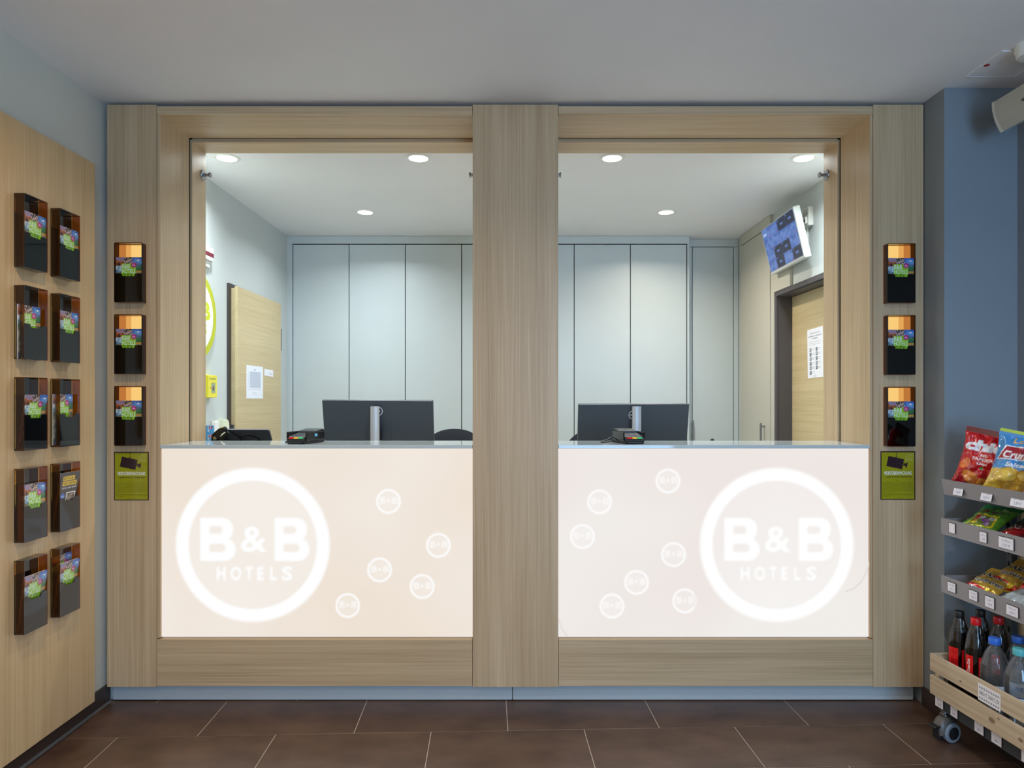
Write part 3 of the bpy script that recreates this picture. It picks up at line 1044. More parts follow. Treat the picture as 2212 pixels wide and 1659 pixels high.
for i in range(7):
    a = bx(632.4) + i * DWd
    MB().rbox(a + .003, a + DWd - .003, YB, YB + .020, .065, zt - .004, .001, 1).build('door', lacquer, wd)

YC = 2.459
tc_ = thing('tall_cabinet', 'narrow grey cabinet set back in the corner beside the wardrobe', 'cabinet', (0, 0, 0))
zc = EYE - (533.5 - CY) * (YC - CAMY) / F
xa, xb = x1 + .003, bx(1595, YC)
MB().box(xa, xb, YC + .022, 2.69, 0, CEIL - .003).build('body', dark_gap, tc_)
MB().box(xa, xb, YC, YC + .0215, zc + .003, CEIL - .002).build('fascia', lacquer, tc_)
MB().rbox(bx(1496.5, YC), bx(1583.5, YC), YC, YC + .02, .03, zc - .002, .001, 1).build('door', lacquer, tc_)
MB().box(xa, bx(1495.5, YC), YC + .006, YC + .0215, 0, zc).build('filler', lacquer, tc_)
MB().box(bx(1585, YC), xb, YC, YC + .0215, 0, zc).build('filler', lacquer, tc_)
hx = bx(1497.5, YC - .03)
hd = MB().rbox(hx - .007, hx + .007, YC - .032, YC - .020, .95, EYE - (908 - CY) * (YC - CAMY) / F, .002, 1)
hd.box(hx - .004, hx + .004, YC - .021, YC, 1.0, 1.012).box(hx - .004, hx + .004, YC - .021, YC, 1.09, 1.102).build('handle', steel, tc_)

sc_ = thing('side_cabinet', 'tall beige cabinet along the wall beneath the surveillance screen', 'cabinet', (0, 0, 0))
SX = 1.752
pA, pB, pC = onx(1600, 540, SX), onx(1663.5, 540, SX), onx(1666, 540, SX)
fz = EYE + (CY - 531.5) * (pA.y - CAMY) / F
yA = min(pA.y, YC - .002)
MB().box(SX, RX - .001, pB.y + .003, yA, fz + .003, CEIL - .003).build('fascia', beige, sc_)
MB().rbox(SX, RX - .004, pB.y + .006, yA, .03, fz - .003, .001, 1).build('door', beige, sc_)
MB().box(SX + .012, RX - .001, pB.y + .003, yA, .0, fz + .002).build('body', dark_gap, sc_)
pD = onx(1705, 600, SX)
MB().box(SX + .004, RX - .001, 1.692, pB.y, .0, fz - .14).box(SX + .004, RX - .001, pD.y, 1.692, 2.014, fz - .14).build('filler_board', beige, sc_)
h1 = onx(1646, 914, SX - .03)
MB().rbox(SX - .034, SX - .022, h1.y + .02, h1.y + .036, .90, h1.z, .002, 1).box(SX - .023, SX, h1.y + .023, h1.y + .033, h1.z - .03, h1.z - .018).build('handle', steel, sc_)

# ------------------------------------------------------------------ doors of the office
d1 = struct(MB().box(XL, XL + .012, 1.257, 1.300, 0, 2.004).box(XL, XL + .012, 2.062, 2.085, 0, 2.004).box(XL, XL + .012, 1.300, 2.062, 1.97, 2.004)
            .box(XL, XL + .004, 1.300, 2.062, 0, 1.97).build('door_1', frame_brown))
lf = MB().rbox(XL + .0045, XL + .036, 1.292, 2.066, .01, 1.978, .001, 1).rbox(XL + .036, XL + .055, 1.280, 2.062, .008, 1.987, .002, 2).build('door_leaf', oak_door_l, d1)
hp = onx(609.5, 735, XL + .05)
MB().cyl((XL + .050, 2.072, hp.z - .08), (XL + .050, 2.072, hp.z + .08), .008, seg=16).build('hinge', steel, d1, True)
lk = onx(505, 924, XL + .02)
MB().rbox(XL + .012, XL + .030, 1.289, 1.2925, lk.z - .03, lk.z + .02, .001, 1).build('lock_plate', steel, lf)

d2 = struct(MB().box(RX - .014, RX + .001, .76, .802, 0, 2.014).box(RX - .014, RX + .001, 1.658, 1.690, 0, 2.014).box(RX - .014, RX + .001, .802, 1.658, 1.983, 2.014)
            .box(RX + .001, RX + .085, 1.650, 1.6595, 0, 1.985).box(RX + .001, RX + .085, .8005, .81, 0, 1.985).box(RX + .001, RX + .085, .81, 1.65, 1.976, 1.985).build('door_2', frame_grey))
MB().rbox(RX + .086, RX + .126, .812, 1.648, .008, 1.974, .001, 1).build('door_leaf', oak_door_l, d2)

def sheet(name, cv, M, lab, cat, m=paper_m, t=.0006, bend=None):
    o = link(name, slab_mesh(name, cv, m, t, bend))
    o.matrix_world = M
    return tag(o, lab, cat)

# timetable on the left door (facing +X: rotate by +90 degrees)
cv = Canvas(.285, .213, .0025, (236, 238, 246))
cv.rect(.06, .07, .24, .175, (200, 206, 220))
for i in range(9):
    cv.rect(.06 + i * .0222, .07, .0625 + i * .0222, .175, (150, 158, 180))
for i in range(11):
    cv.rect(.02, .076 + i * .009, .05, .079 + i * .009, (196, 200, 214))
cv.rect(.12, .185, .16, .190, (150, 156, 176))
cv.lines(.03, .24, .058, 1, .01, .004, (150, 156, 176), .8, 31)
cv.lines(.10, .18, .035, 2, .012, .004, (150, 160, 190), .7, 32)
p = onx(532.6, 861, XL + .0565)
sheet('paper_notice', cv, Matrix.Translation((XL + .0560, p.y, p.z)) @ Matrix.Rotation(R(90), 4, 'Z'), 'white printed roster sheet taped to the oak door', 'paper')
cv = Canvas(.170, .046, .0025, (238, 238, 244))
cv.lines(.085, .145, .022, 2, .008, .003, (130, 136, 160), .8, 33)
p = onx(571.3, 811, XL + .0565)
sheet('paper_card', cv, Matrix.Translation((XL + .0560, p.y, p.z)) @ Matrix.Rotation(R(90), 4, 'Z') @ Matrix.Rotation(R(1.5), 4, 'Y'), 'small white card taped beside the roster sheet', 'paper')
# instruction sheet on the right door (facing -X)
cv = Canvas(.215, .305, .0025, (238, 238, 244))
cv.text('Gefahrenhinweise', .1075, .272, .012, (110, 116, 136), w=.14, align='C')
cv.text('für Mitarbeiter und Besucher', .1075, .255, .009, (60, 64, 84), w=.185, align='C', bold=.02)
cv.text('in Gebäuden', .1075, .240, .009, (60, 64, 84), w=.08, align='C', bold=.02)
for i in range(3):
    cv.lines(.03, .185, .224 - i * .010, 1, .008, .003, (120, 126, 150), .7, 40 + i)
for r_ in range(6):
    for c in range(2):
        if r_ == 5 and c:
            continue
        xx, yy = .032 + c * .085, .165 - r_ * .0285
        cv.rect(xx, yy, xx + .024, yy + .022, (70, 76, 92))
        cv.circ(xx + .012, yy + .012, .007, (150, 156, 170) if (r_ + c) % 2 else (210, 214, 224))
        cv.lines(xx + .030, xx + .066, yy + .014, 2, .008, .003, (110, 116, 140), .7, 60 + r_ * 2 + c)
cv.text('HINWEIS', .1075, .008, .006, (90, 96, 110), w=.03, align='C')
XD = RX + .0853
p = onx(1745, 818, XD)
sheet('paper_notice', cv, Matrix.Translation((XD - .0004, p.y, p.z)) @ Matrix.Rotation(R(-90), 4, 'Z') @ Matrix.Rotation(R(-1.5), 4, 'Y'), 'white instruction sheet with small pictures taped to the recessed oak door', 'paper')

# ------------------------------------------------------------------ things on the office wall beside the yellow box
t = thing('wall_box', 'white wall box with a dark red stripe above the yellow ring sign', 'wall box', (XL, .90, 0))
zc_ = EYE + (CY - 553) * (1.003 - CAMY) / F
MB().rbox(0, .030, -.12, .105, zc_ - .035, zc_ + .040, .003, 2).build('housing', white_pl, t)
MB().box(.0301, .0312, -.10, .104, zc_ - .012, zc_ + .010).build('stripe', mat('dark_red', (120, 30, 50), .4), t)
MB().rbox(0, .018, -.10, .085, zc_ - .072, zc_ - .035, .002, 1).build('base', white_pl, t)

cv = Canvas(.49, .49, .004, (188, 192, 44))
c = .245
cv.circ(c, c, .199, (236, 240, 240))
cv.text('B&B', c, c - .02, .105, (206, 212, 40), w=.33, align='C', bold=.05)
cv.text('HOTELS', c, c - .095, .05, (206, 212, 40), w=.24, align='C', bold=.03)
ringz = 1.757
rs = thing('round_sign', 'round white logo sign with a broad yellow-green ring on the office wall', 'sign', (XL, .82, ringz))
MB().lathe([(.244, 0), (.244, .018), (.242, .0195)], 64, M=Matrix.Rotation(R(90), 4, 'Y')).build('disc', lime_pl, rs, True)
me = slab_mesh('print', cv, paper_m, .0002, origin=(c, c))
bm = bmesh.new()
bm.from_mesh(me)
bmesh.ops.delete(bm, geom=[v for v in bm.verts if math.hypot(v.co.x, v.co.z) > .2435], context='VERTS')
bm.to_mesh(me)
bm.free()
o = link('print', me, rs, Matrix.Translation((.0200, 0, 0)) @ Matrix.Rotation(R(90), 4, 'Z'))

yb = thing('call_point', 'bright yellow smoke vent call box with a small glass window on the office wall', 'call box', (XL, .963, 1.368))
MB().rbox(0, .040, -.060, .060, -.0635, .0635, .004, 2).build('housing', yellow_pl, yb)
cv = Canvas(.118, .122, .0015, (236, 222, 20))
cv.text('RAUCHABZUG', .062, .098, .011, (60, 56, 20), w=.082, align='C', bold=.02)
cv.rect(.042, .02, .098, .084, (196, 180, 20))
cv.rect(.047, .025, .093, .079, (150, 160, 130))
cv.circ(.07, .05, .014, (70, 74, 60))
cv.rect(.060, .045, .064, .060, (200, 40, 40))
cv.rect(.070, .045, .074, .062, (200, 40, 40))
cv.circ(.032, .052, .006, (150, 140, 20))
link('front_print', slab_mesh('front_print', cv, gloss_print, .0005, origin=(.059, .061)), yb, Matrix.Translation((.0412, 0, 0)) @ Matrix.Rotation(R(90), 4, 'Z'))

p0, p1 = onx(463, 940, XL + .02), onx(478, 908, XL + .02)
sw = thing('light_switch', 'white square light switch beside the oak office door', 'switch', (XL, p0.y, 0))
MB().rbox(0, .012, -.005, .080, p1.z - .085, p1.z, .003, 2).build('plate', white_pl, sw)
MB().rbox(.011, .020, .008, .066, p1.z - .072, p1.z - .012, .002, 2).build('rocker', white_pl, sw)
p2 = onx(482, 906, XL + .03)
ct = thing('wall_chime', 'cream wall device with a rounded end between the light switch and the door frame', 'wall device', (XL, p2.y, p2.z))
oc = [(.005, -.10), (.005, -.001), (.058, -.001), (.072, -.008), (.080, -.022), (.082, -.05), (.080, -.082), (.072, -.096), (.058, -.10)]
MB().prism(oc, 0.0, .030, 'X').build('housing', cream_pl, ct)
MB().prism([(a_ * .9 + .004, b__ * .9 - .005) for (a_, b__) in oc], .030, .034, 'X').build('cover', cream_pl, ct)

# ------------------------------------------------------------------ surveillance screen
TVW, TVH = .565, .307
tv = thing('surveillance_screen', 'white-framed surveillance monitor with sixteen camera pictures, tilted down from the wall', 'monitor', (1.6705, 4.242 + CAMY, EYE + .972), (R(13.1), 0, R(-91.9)))
MB().rbox(-TVW / 2, TVW / 2, 0, .042, -TVH / 2, TVH / 2, .006, 2).build('housing', mat('pale_grey_plastic', (206, 210, 206), .4), tv)
cv = Canvas(TVW - .028, TVH - .028, .004, (66, 96, 170))
cw, ch = cv.w / 4, cv.h / 4
dark = {(2, 3), (3, 3), (1, 1), (2, 1), (3, 0), (1, 0)}
for i in range(4):
    for j in range(4):
        X0, Y0 = i * cw, j * ch
        if (i, j) in dark:
            cv.rect(X0, Y0, X0 + cw, Y0 + ch, (40, 44, 66))
            cv.rect(X0 + cw * .33, Y0 + ch * .4, X0 + cw * .67, Y0 + ch * .58, (92, 120, 186))
            cv.rect(X0 + cw * .06, Y0 + ch * .82, X0 + cw * .2, Y0 + ch * .94, (92, 120, 186))
        else:
            cv.photo(X0, Y0, X0 + cw - .002, Y0 + ch - .002, (74, 104, 176), (112, 144, 208), (80, 114, 188), 100 + i * 4 + j, 5, 1.0)
            cv.rect(X0 + cw * .8, Y0 + ch * .06, X0 + cw * .9, Y0 + ch * .14, (190, 70, 100))
cv.rect(cw * .1, ch * 3.35, cw * .5, ch * 3.55, (190, 210, 250))
for i in range(1, 4):
    cv.rect(i * cw - .0015, 0, i * cw + .0015, cv.h, (84, 112, 180), .5)
    cv.rect(0, i * ch - .0015, cv.w, i * ch + .0015, (84, 112, 180), .5)
link('display', slab_mesh('display', cv, screen_print, .0008, origin=(cv.w / 2, cv.h / 2)), tv, Matrix.Translation((0, -.0011, .004)))
MB().rbox(-.06, .06, .042, .062, -.06, .06, .003, 1).build('bracket_plate', black_pl, tv)
MB().tube([(0, .06, 0), (0.0, .085, .01), (-.01, .115, .03)], .014, 12).build('bracket_arm', black_pl, tv)
p = onx(1739.5, 470, RX - .03)
dv = thing('wall_detector', 'small white vented wall detector behind the surveillance screen', 'detector', (RX, p.y, p.z))
MB().rbox(-.030, 0, -.045, .045, -.055, .055, .003, 2).build('housing', white_pl, dv)
for i in range(4):
    MB().box(-.0305, -.0298, -.03, .03, .012 + i * .010, .015 + i * .010).build('vent_slot', dark_gap, dv)
MB().rbox(-.042, -.030, -.030, .022, -.042, -.002, .003, 1).build('sensor', white_pl, dv)
MB().box(-.0425, -.0419, -.022, .014, -.034, -.014).build('sensor_lens', black_gl, dv)
p = onx(1740, 522, RX - .01)
cb = thing('cable_outlet', 'grey wall outlet with black cables behind the surveillance screen', 'outlet', (RX, p.y, p.z))
MB().rbox(-.010, 0, -.02, .03, -.08, .08, .002, 1).build('plate', white_pl, cb)
for pts in ([(-.012, .01, -.05), (-.022, .012, -.04), (-.030, .016, .0), (-.024, .016, .05)], [(-.012, .0, .055), (-.020, -.004, .03), (-.020, -.008, -.02), (-.012, -.010, -.05)]):
    MB().tube(pts, .005, 8).build('cable', black_pl, cb, True)

# ------------------------------------------------------------------ desk and what stands on it
DZ = .740
dk = thing('office_desk', 'long grey work desk behind the reception counters', 'desk', (0, 0, 0))
MB().rbox(-1.70, 1.74, .455, 1.05, DZ - .028, DZ, .002, 1).build('desk_top', mat('white_laminate', (234, 234, 230), .4), dk)
for x in (-1.66, -.02, 1.66):
    MB().box(x, x + .04, .50, 1.00, 0, DZ - .028).build('leg_panel', lacquer, dk)

def monitor(px_c, top_z, colpx0, colpx1, shift, lab, logo_dx):
    ycol = .530
    xc = (px_c - CX) * (.575 - CAMY) / F
    c0, c1 = [(q - CX) * (ycol - .012 - CAMY) / F for q in (colpx0, colpx1)]
    xm = (c0 + c1) / 2
    m = thing('computer_monitor', lab, 'monitor', (xm, ycol, DZ))
    MB().rbox(-.12, .12, -.05, .13, 0, .010, .003, 2).build('base', alu, m)
    prof = []
    wv = (c1 - c0) / 2
    for i in range(13):
        a = R(180 + 180 * i / 12)
        prof.append((wv * math.cos(a), .012 * math.sin(a) - .0))
    prof += [(wv, .016), (-wv, .016)]
    zcol = EYE - (878 - CY) * (ycol - CAMY) / F
    MB().prism(prof, .010, zcol - DZ, 'Z').build('stand_column', alu, m, True)
    W, H, T = .563, .335, .022
    tilt = R(15)
    P = Matrix.Translation((xc - xm, .082, top_z - DZ - (H / 2) * math.cos(tilt) )) @ Matrix.Rotation(shift, 4, 'Y') @ Matrix.Rotation(tilt, 4, 'X')
    # tilt: the top leans to the customer side
    mm = MB()
    mm.rbox(-W / 2, W / 2, 0, T, -H / 2, H / 2, .003, 2)
    sh = link('back_shell', mm.mesh('back_shell', dark_pl), m, P)
    sl = MB()
    a, b2 = -.065 - logo_dx * .2, .065 - logo_dx * .2
    zt_ = .035
    for (x0_, x1_, z0_, z1_) in ((a, b2, zt_ - .0012, zt_), (a, a + .0012, -.13, zt_ - .0012), (b2 - .0012, b2, -.13, zt_ - .0012)):
        sl.box(x0_, x1_, -.0006, .0002, z0_, z1_)
    link('seam', sl.mesh('seam', black_pl), sh)
    cvl = Canvas(.052, .052, .001, (52, 56, 62))
    cvl.circ(.026, .026, .0245, (226, 230, 240), .0205)
    cvl.text('DELL', .026, .0215, .009, (226, 230, 240), w=.030, align='C', bold=.03)
    me_ = slab_mesh('maker_badge', cvl, paper_m, .0003, origin=(.026, .026))
    bm = bmesh.new()
    bm.from_mesh(me_)
    bmesh.ops.delete(bm, geom=[v for v in bm.verts if math.hypot(v.co.x, v.co.z) > .0255], context='VERTS')
    bm.to_mesh(me_)
    bm.free()
    link('maker_badge', me_, sh, Matrix.Translation((logo_dx, -.0007, .112)))
    MB().rbox(-W / 2 + .006, W / 2 - .006, T, T + .0015, -H / 2 + .012, H / 2 - .006, .0005, 1).build('display', black_gl, sh)
    MB().box(-.02, .02, .014, .09, top_z - DZ - .20, top_z - DZ - .15).build('tilt_arm', black_pl, m)
monitor(815.5, at(0, 865.5, .53).z, 799, 817.5, R(0.3), 'dark computer monitor on a silver stand, between the tablet and the middle pillar', 0.0)
monitor(1369, at(0, 873.5, .53).z, 1367.5, 1386, R(-.15), 'dark computer monitor on a silver stand, on the surveillance screen side of the middle pillar', 0.0)

def terminal(px, y, rz, lab, cable_side):
    p = at(px, 957, y)
    m = thing('card_terminal', lab, 'card reader', (p.x, y, 1.1016), (0, 0, rz))
    W = .086
    side = [(-.082, .003), (-.088, .018), (-.074, .033), (.000, .044), (.004, .053), (.075, .062), (.088, .052), (.090, .004), (.082, 0.0), (-.076, 0.0)]
    bd = MB().prism(side, -W / 2, W / 2, 'X').build('body', black_pl, m)
    md = bd.modifiers.new('bevel', 'BEVEL')
    md.width = .003
    md.segments = 2
    def pad(name, x0_, x1_, A, B, u0, u1, h, mt):
        # plate on the sloping face that runs from A to B in the (y, z) section
        A, B = Vector(A), Vector(B)
        d = B - A
        P0 = A + d * ((u0 + u1) / 2)
        M_ = Matrix.Translation((0, P0.x, P0.y)) @ Matrix.Rotation(math.atan2(d.y, d.x), 4, 'X')
        hl = d.length * (u1 - u0) / 2
        return link(name, MB().rbox(x0_, x1_, -hl, hl, -.001, h, .0008, 1).mesh(name, mt), m, M_)
    fA, fB, kA, kB, dA, dB = (-.088, .018), (-.074, .033), (-.074, .033), (.000, .044), (.004, .053), (.075, .062)
    for i, mt in enumerate((red_pl, amber_key, green_pl)):
        pad('key', -.034 + i * .0235, -.0125 + i * .0235, fA, fB, .30, .72, .002, mt)
    for r_ in range(4):
        for c in range(3):
            pad('key', -.034 + c * .0235, -.0125 + c * .0235, kA, kB, .10 + r_ * .22, .25 + r_ * .22, .002, dark_pl)
    pad('screen', -.036, .036, dA, dB, .08, .92, .001, black_gl)
    MB().rbox(-.038, .038, -.004, .0035, .044, .053, .001, 1).build('screen_edge', dark_pl, m)
    for sx_ in (-1, 1):
        MB().rbox(min(sx_ * W / 2, sx_ * (W / 2 + .006)), max(sx_ * W / 2, sx_ * (W / 2 + .006)), -.078, .075, .012, .052, .004, 2).build('side_guard', black_gl, m)
    MB().box(W / 2 + .0058, W / 2 + .0066, -.01, .012, .030, .042).build('sticker', mat('sticker_blue', (120, 200, 236), .4), m)
    MB().box(-.032, .032, -.0868, -.0845, .005, .0085).build('card_slot', dark_pl, m)
    if cable_side:
        s = cable_side
        pts = [(s * .05, .05, .006), (s * .085, .03, .004), (s * .115, .02, .0032), (s * .108, .045, .0032), (s * .07, .075, .012), (s * .05, .085, .02)]
        if cable_side > 0:
            pts = [(.045, .03, .040), (.062, .04, .047), (.080, .06, .040), (.088, .09, .020), (.090, .12, .0032)]
    else:
        pts = [(-.045, .02, .012), (-.065, .01, .006), (-.10, .0, .0032), (-.11, .03, .0032), (-.09, .06, .0032), (-.05, .07, .01)]
    fine = []
    for i in range(len(pts) - 1):
        a, b3 = Vector(pts[i]), Vector(pts[i + 1])
        p_, n_ = Vector(pts[max(i - 1, 0)]), Vector(pts[min(i + 2, len(pts) - 1)])
        for q in range(6):
            t_ = q / 6
            fine.append(.5 * ((2 * a) + (b3 - p_) * t_ + (2 * p_ - 5 * a + 4 * b3 - n_) * t_ ** 2 + (3 * a - p_ - 3 * b3 + n_) * t_ ** 3))
    fine.append(Vector(pts[-1]))
    MB().tube(fine, .0028, 8).build('cable', black_pl, m, True)
    return m
terminal(661, .140, R(-14), 'black card terminal with coloured keys on the counter beside the tablet', 0)
terminal(1357, .140, R(10), 'black card terminal with coloured keys and a looped cable, in front of a monitor stand', -1)

# tablet screen on a clamp arm, seen from behind
tb = thing('tablet_stand', 'black tablet display tilted back on a round swivel mount behind the counter', 'tablet', (at(520, 940, .50).x, .50, DZ))
zt_ = at(0, 927.5, .50).z - DZ
P = Matrix.Translation((0, .02, zt_ - .10)) @ Matrix.Rotation(R(14), 4, 'X')
pol = [(-.075, .10), (.134, .10), (.142, .093), (.172, -.10), (-.075, -.10)]
tbo = link('display_back', MB().prism(pol, 0, .014, 'Y').mesh('display_back', black_pl), tb, P)
link('edge_trim', MB().box(-.07, .136, -.0005, .0145, .1002, .1022).mesh('edge_trim', mat('edge_grey', (120, 122, 126), .3), ), tbo)
ring = MB()
v, f = [], []
for i in range(40):
    a = 2 * math.pi * i / 40
    for (rr_, yy) in ((.046, 0), (.050, -.010), (.058, -.010), (.062, 0)):
        v.append((.040 + rr_ * math.cos(a) * 1.15, yy, .012 + rr_ * math.sin(a)))
for i in range(40):
    for k_ in range(3):
        j = (i + 1) % 40
        f.append((i * 4 + k_, i * 4 + k_ + 1, j * 4 + k_ + 1, j * 4 + k_))
ring.add(v, f)
link('swivel_ring', ring.mesh('swivel_ring', black_gl, True), tbo)
arm = MB().prism([(-.078, .085), (-.060, .098), (.0, .060), (.010, .040), (-.02, -.02), (-.075, -.10), (-.118, -.10), (-.125, .02), (-.108, .060)], -.022, -.002, 'Y')
ao = link('clamp_arm', arm.mesh('clamp_arm', black_gl), tbo)
cl = MB().prism([(-.138, .01), (-.128, .012), (-.120, .03), (-.112, .02), (-.106, .06), (-.085, .088), (-.062, .100), (-.058, .112), (-.068, .122), (-.095, .115), (-.125, .090), (-.137, .055)], -.034, -.010, 'Y')
co = link('clamp', cl.mesh('clamp', black_gl), tbo)
link('bolt', MB().lathe([(.0085, 0), (.0085, .003), (.004, .0045)], 20, M=Matrix.Translation((-.116, -.034, .068)) @ Matrix.Rotation(R(90), 4, 'X')).mesh('bolt', mat('brass_bolt', (176, 164, 120), .3, 1.0), True), co)
MB().cyl((0.04, .06, .0), (0.04, .045, zt_ - .09), .016, seg=16).build('post', black_pl, tb, True)
MB().lathe([(.08, 0), (.08, .006), (.03, .012)], 32, M=Matrix.Translation((.04, .06, 0))).build('base', black_pl, tb, True)

# blue leaflets stepped one behind the other
for i, (px, ytop, yy, hgt, wd_, lab) in enumerate(((444.5, 920, .560, .31, .083, 'taller blue leaflet with red and white print beside the tablet clamp'), (444.5, 938, .535, .27, .104, 'shorter blue leaflet with red and white print in front of the taller one'))):
    cv = Canvas(wd_, hgt, .002, (96, 184, 238))
    x_ = .050
    cv.rect(x_, hgt - .012, x_ + .024, hgt - .004, (236, 236, 240))
    cv.rect(x_ + .006, hgt - .012, x_ + .013, hgt - .004, (200, 60, 90))
    cv.rect(x_ + .017, hgt - .013, x_ + .024, hgt - .002, (214, 40, 60))
    cv.rect(x_, hgt - .024, x_ + .009, hgt - .014, (240, 244, 250))
    cv.rect(x_, hgt - .048, x_ + .03, hgt - .043, (170, 216, 244))
    p = at(px, ytop, yy)
    o = link('leaflet', slab_mesh('leaflet', cv, gloss_print, .003, edge=(230, 234, 240)))
    o.location = (p.x - .050, yy + .02, DZ + .001)
    o.scale.z = (p.z - DZ) / hgt
    tag(o, lab, 'leaflet')

# office chairs
def rounded_shell(w, h, t, n=24, p=2.6, bow=.03):
    v, f = [], []
    for s in (0, 1):
        for j in range(n + 1):
            for i in range(n + 1):
                u, q = -1 + 2 * i / n, -1 + 2 * j / n
                # squircle map
                r_ = max(abs(u), abs(q))
                if r_ > 0:
                    l_ = (abs(u) ** p + abs(q) ** p) ** (1 / p)
                    x, z = u / l_ * r_, q / l_ * r_
                else:
                    x = z = 0
                e = math.sqrt(max(0, 1 - r_ ** 4))
                yy = bow * x * x + (-1 if s == 0 else 1) * t / 2 * e
                v.append((x * w / 2, yy, z * h / 2))
        b_ = s * (n + 1) ** 2
        for j in range(n):
            for i in range(n):
                k_ = b_ + j * (n + 1) + i
                q4 = (k_, k_ + 1, k_ + n + 2, k_ + n + 1)
                f.append(q4 if s == 0 else tuple(reversed(q4)))
    return v, f
def chair(x, y, rz, ztop, lab):
    c = thing('office_chair', lab, 'chair', (x, y, 0), (0, 0, rz))
    v, f = rounded_shell(.46, .56, .05, p=2.3, bow=-.05)
    bkr = link('backrest', MB().add(v, f).mesh('backrest', fabric, True), c, Matrix.Translation((0, -.20, ztop - .28)) @ Matrix.Rotation(R(5), 4, 'X'))
    v, f = rounded_shell(.50, .48, .08, p=3.5, bow=0)
    link('seat', MB().add(v, f).mesh('seat', fabric, True), c, Matrix.Translation((0, .05, .50)) @ Matrix.Rotation(R(90), 4, 'X'))
    MB().cyl((0, -.215, ztop - .13), (0, -.225, ztop - .13), .016, .012, 16).build('back_button', white_pl, c, True)
    MB().tube([(0, .02, .46), (0, -.22, .45), (0, -.235, .55), (0, -.22, ztop - .30)], .022, 12).build('back_bar', black_pl, c, True)
    MB().cyl((0, 0.03, .09), (0, .03, .46), .025, seg=18).build('gas_spring', black_pl, c, True)
    for i in range(5):
        a = R(72 * i + 18)
        dx_, dy_ = math.cos(a), math.sin(a)
        MB().tube([(0, .03, .105), (dx_ * .15, .03 + dy_ * .15, .085), (dx_ * .29, .03 + dy_ * .29, .065)], .018, 10).build('base_leg', black_pl, c, True)
        MB().cyl((dx_ * .29 - dy_ * .022, .03 + dy_ * .29 + dx_ * .022, .028), (dx_ * .29 + dy_ * .022, .03 + dy_ * .29 - dx_ * .022, .028), .027, seg=18).build('castor', black_pl, c, True)
chair(at(983, 0, 1.25).x, 1.43, R(0), at(0, 925.5, 1.23).z, 'black fabric office chair between the middle pillar and a monitor, on the tablet side')
chair(at(1287, 0, 1.25).x, 1.43, R(0), at(0, 925, 1.23).z, 'black fabric office chair mostly hidden behind the monitor on the surveillance screen side')
p = at(1538.7, 951, .80)
kb = thing('desk_microphone', 'small black ball-topped desk stand near the recessed corner cabinet', 'desk stand', (p.x, .80, DZ))
MB().lathe([(.035, 0), (.035, .008), (.012, .014)], 24).build('base', black_pl, kb, True)
MB().cyl((0, 0, .012), (0, 0, p.z - DZ - .004), .004, seg=12).build('stem', black_pl, kb, True)
MB().lathe([(.0105 * math.sin(R(a)), p.z - DZ - .0105 * math.cos(R(a))) for a in range(0, 181, 20)], 20, cap0=False, cap1=False).build('ball', black_pl, kb, True)

# ------------------------------------------------------------------ ceiling hatch, detector, wall unit by the corner
ht = thing('ceiling_hatch', 'square white access hatch in the ceiling with a red dot', 'hatch', (0, 0, CEIL))
for (x0, x1, y0, y1) in ((1.766, 1.955, -.2365, -.233), (1.766, 1.955, -.430, -.4265), (1.766, 1.7695, -.4265, -.2365), (1.9515, 1.955, -.4265, -.2365)):
    MB().box(x0, x1, y0, y1, -.004, 0).build('hatch_frame', ceil_white, ht)
MB().box(1.7705, 1.9505, -.4255, -.2375, -.0022, 0).build('hatch_lid', ceil_white, ht)
MB().lathe([(.0095, -.0032), (.0095, -.002)], 20, M=Matrix.Translation((1.7835, -.325, 0))).build('red_dot', mat('dot_red', (170, 40, 46), .5), ht)
sd = thing('smoke_detector', 'round white smoke detector on the ceiling next to the access hatch', 'smoke detector', (1.842, -.475, CEIL))
MB().lathe([(.053, 0), (.053, -.022), (.050, -.030)], 40).build('base', white_pl, sd, True)
MB().lathe([(.0495, -.030), (.0495, -.038), (.046, -.044), (.02, -.047)], 40).build('cover', white_pl, sd, True)

un = thing('wall_speaker', 'off-white wall unit with a curved front, mounted high on the wall above the snack rack', 'wall unit', (0, 0, 0))
fx = []
for i in range(9):
    t_ = i / 8
    z = 2.423 - .112 * t_
    x = 1.827 + .034 * t_ + .010 * (4 * (t_ - .5) ** 2 - 1) * -1 * -1
    fx.append((x, z))
fx = fx + [(1.98, 2.368), (2.00, 2.39), (2.00, 2.44)]
unit_m = mat('offwhite_housing', (178, 177, 168), .45)
MB().prism(fx, -.303, -1.15, 'Y').build('housing', unit_m, un)
fx2 = [(x - .0015, z + (.0015 if i < 5 else -.0015)) for i, (x, z) in enumerate(fx)]
MB().prism(fx2, -.2915, -.3025, 'Y').build('end_cap', mat('offwhite_cap', (204, 203, 192), .4), un)
MB().box(2.00, XR, -.6, -.45, 2.33, 2.41).build('wall_bracket', unit_m, un)
MB().rbox(1.8175, 1.827, -.478, -.452, 2.360, 2.368, .001, 1).build('badge', frame_grey, un)

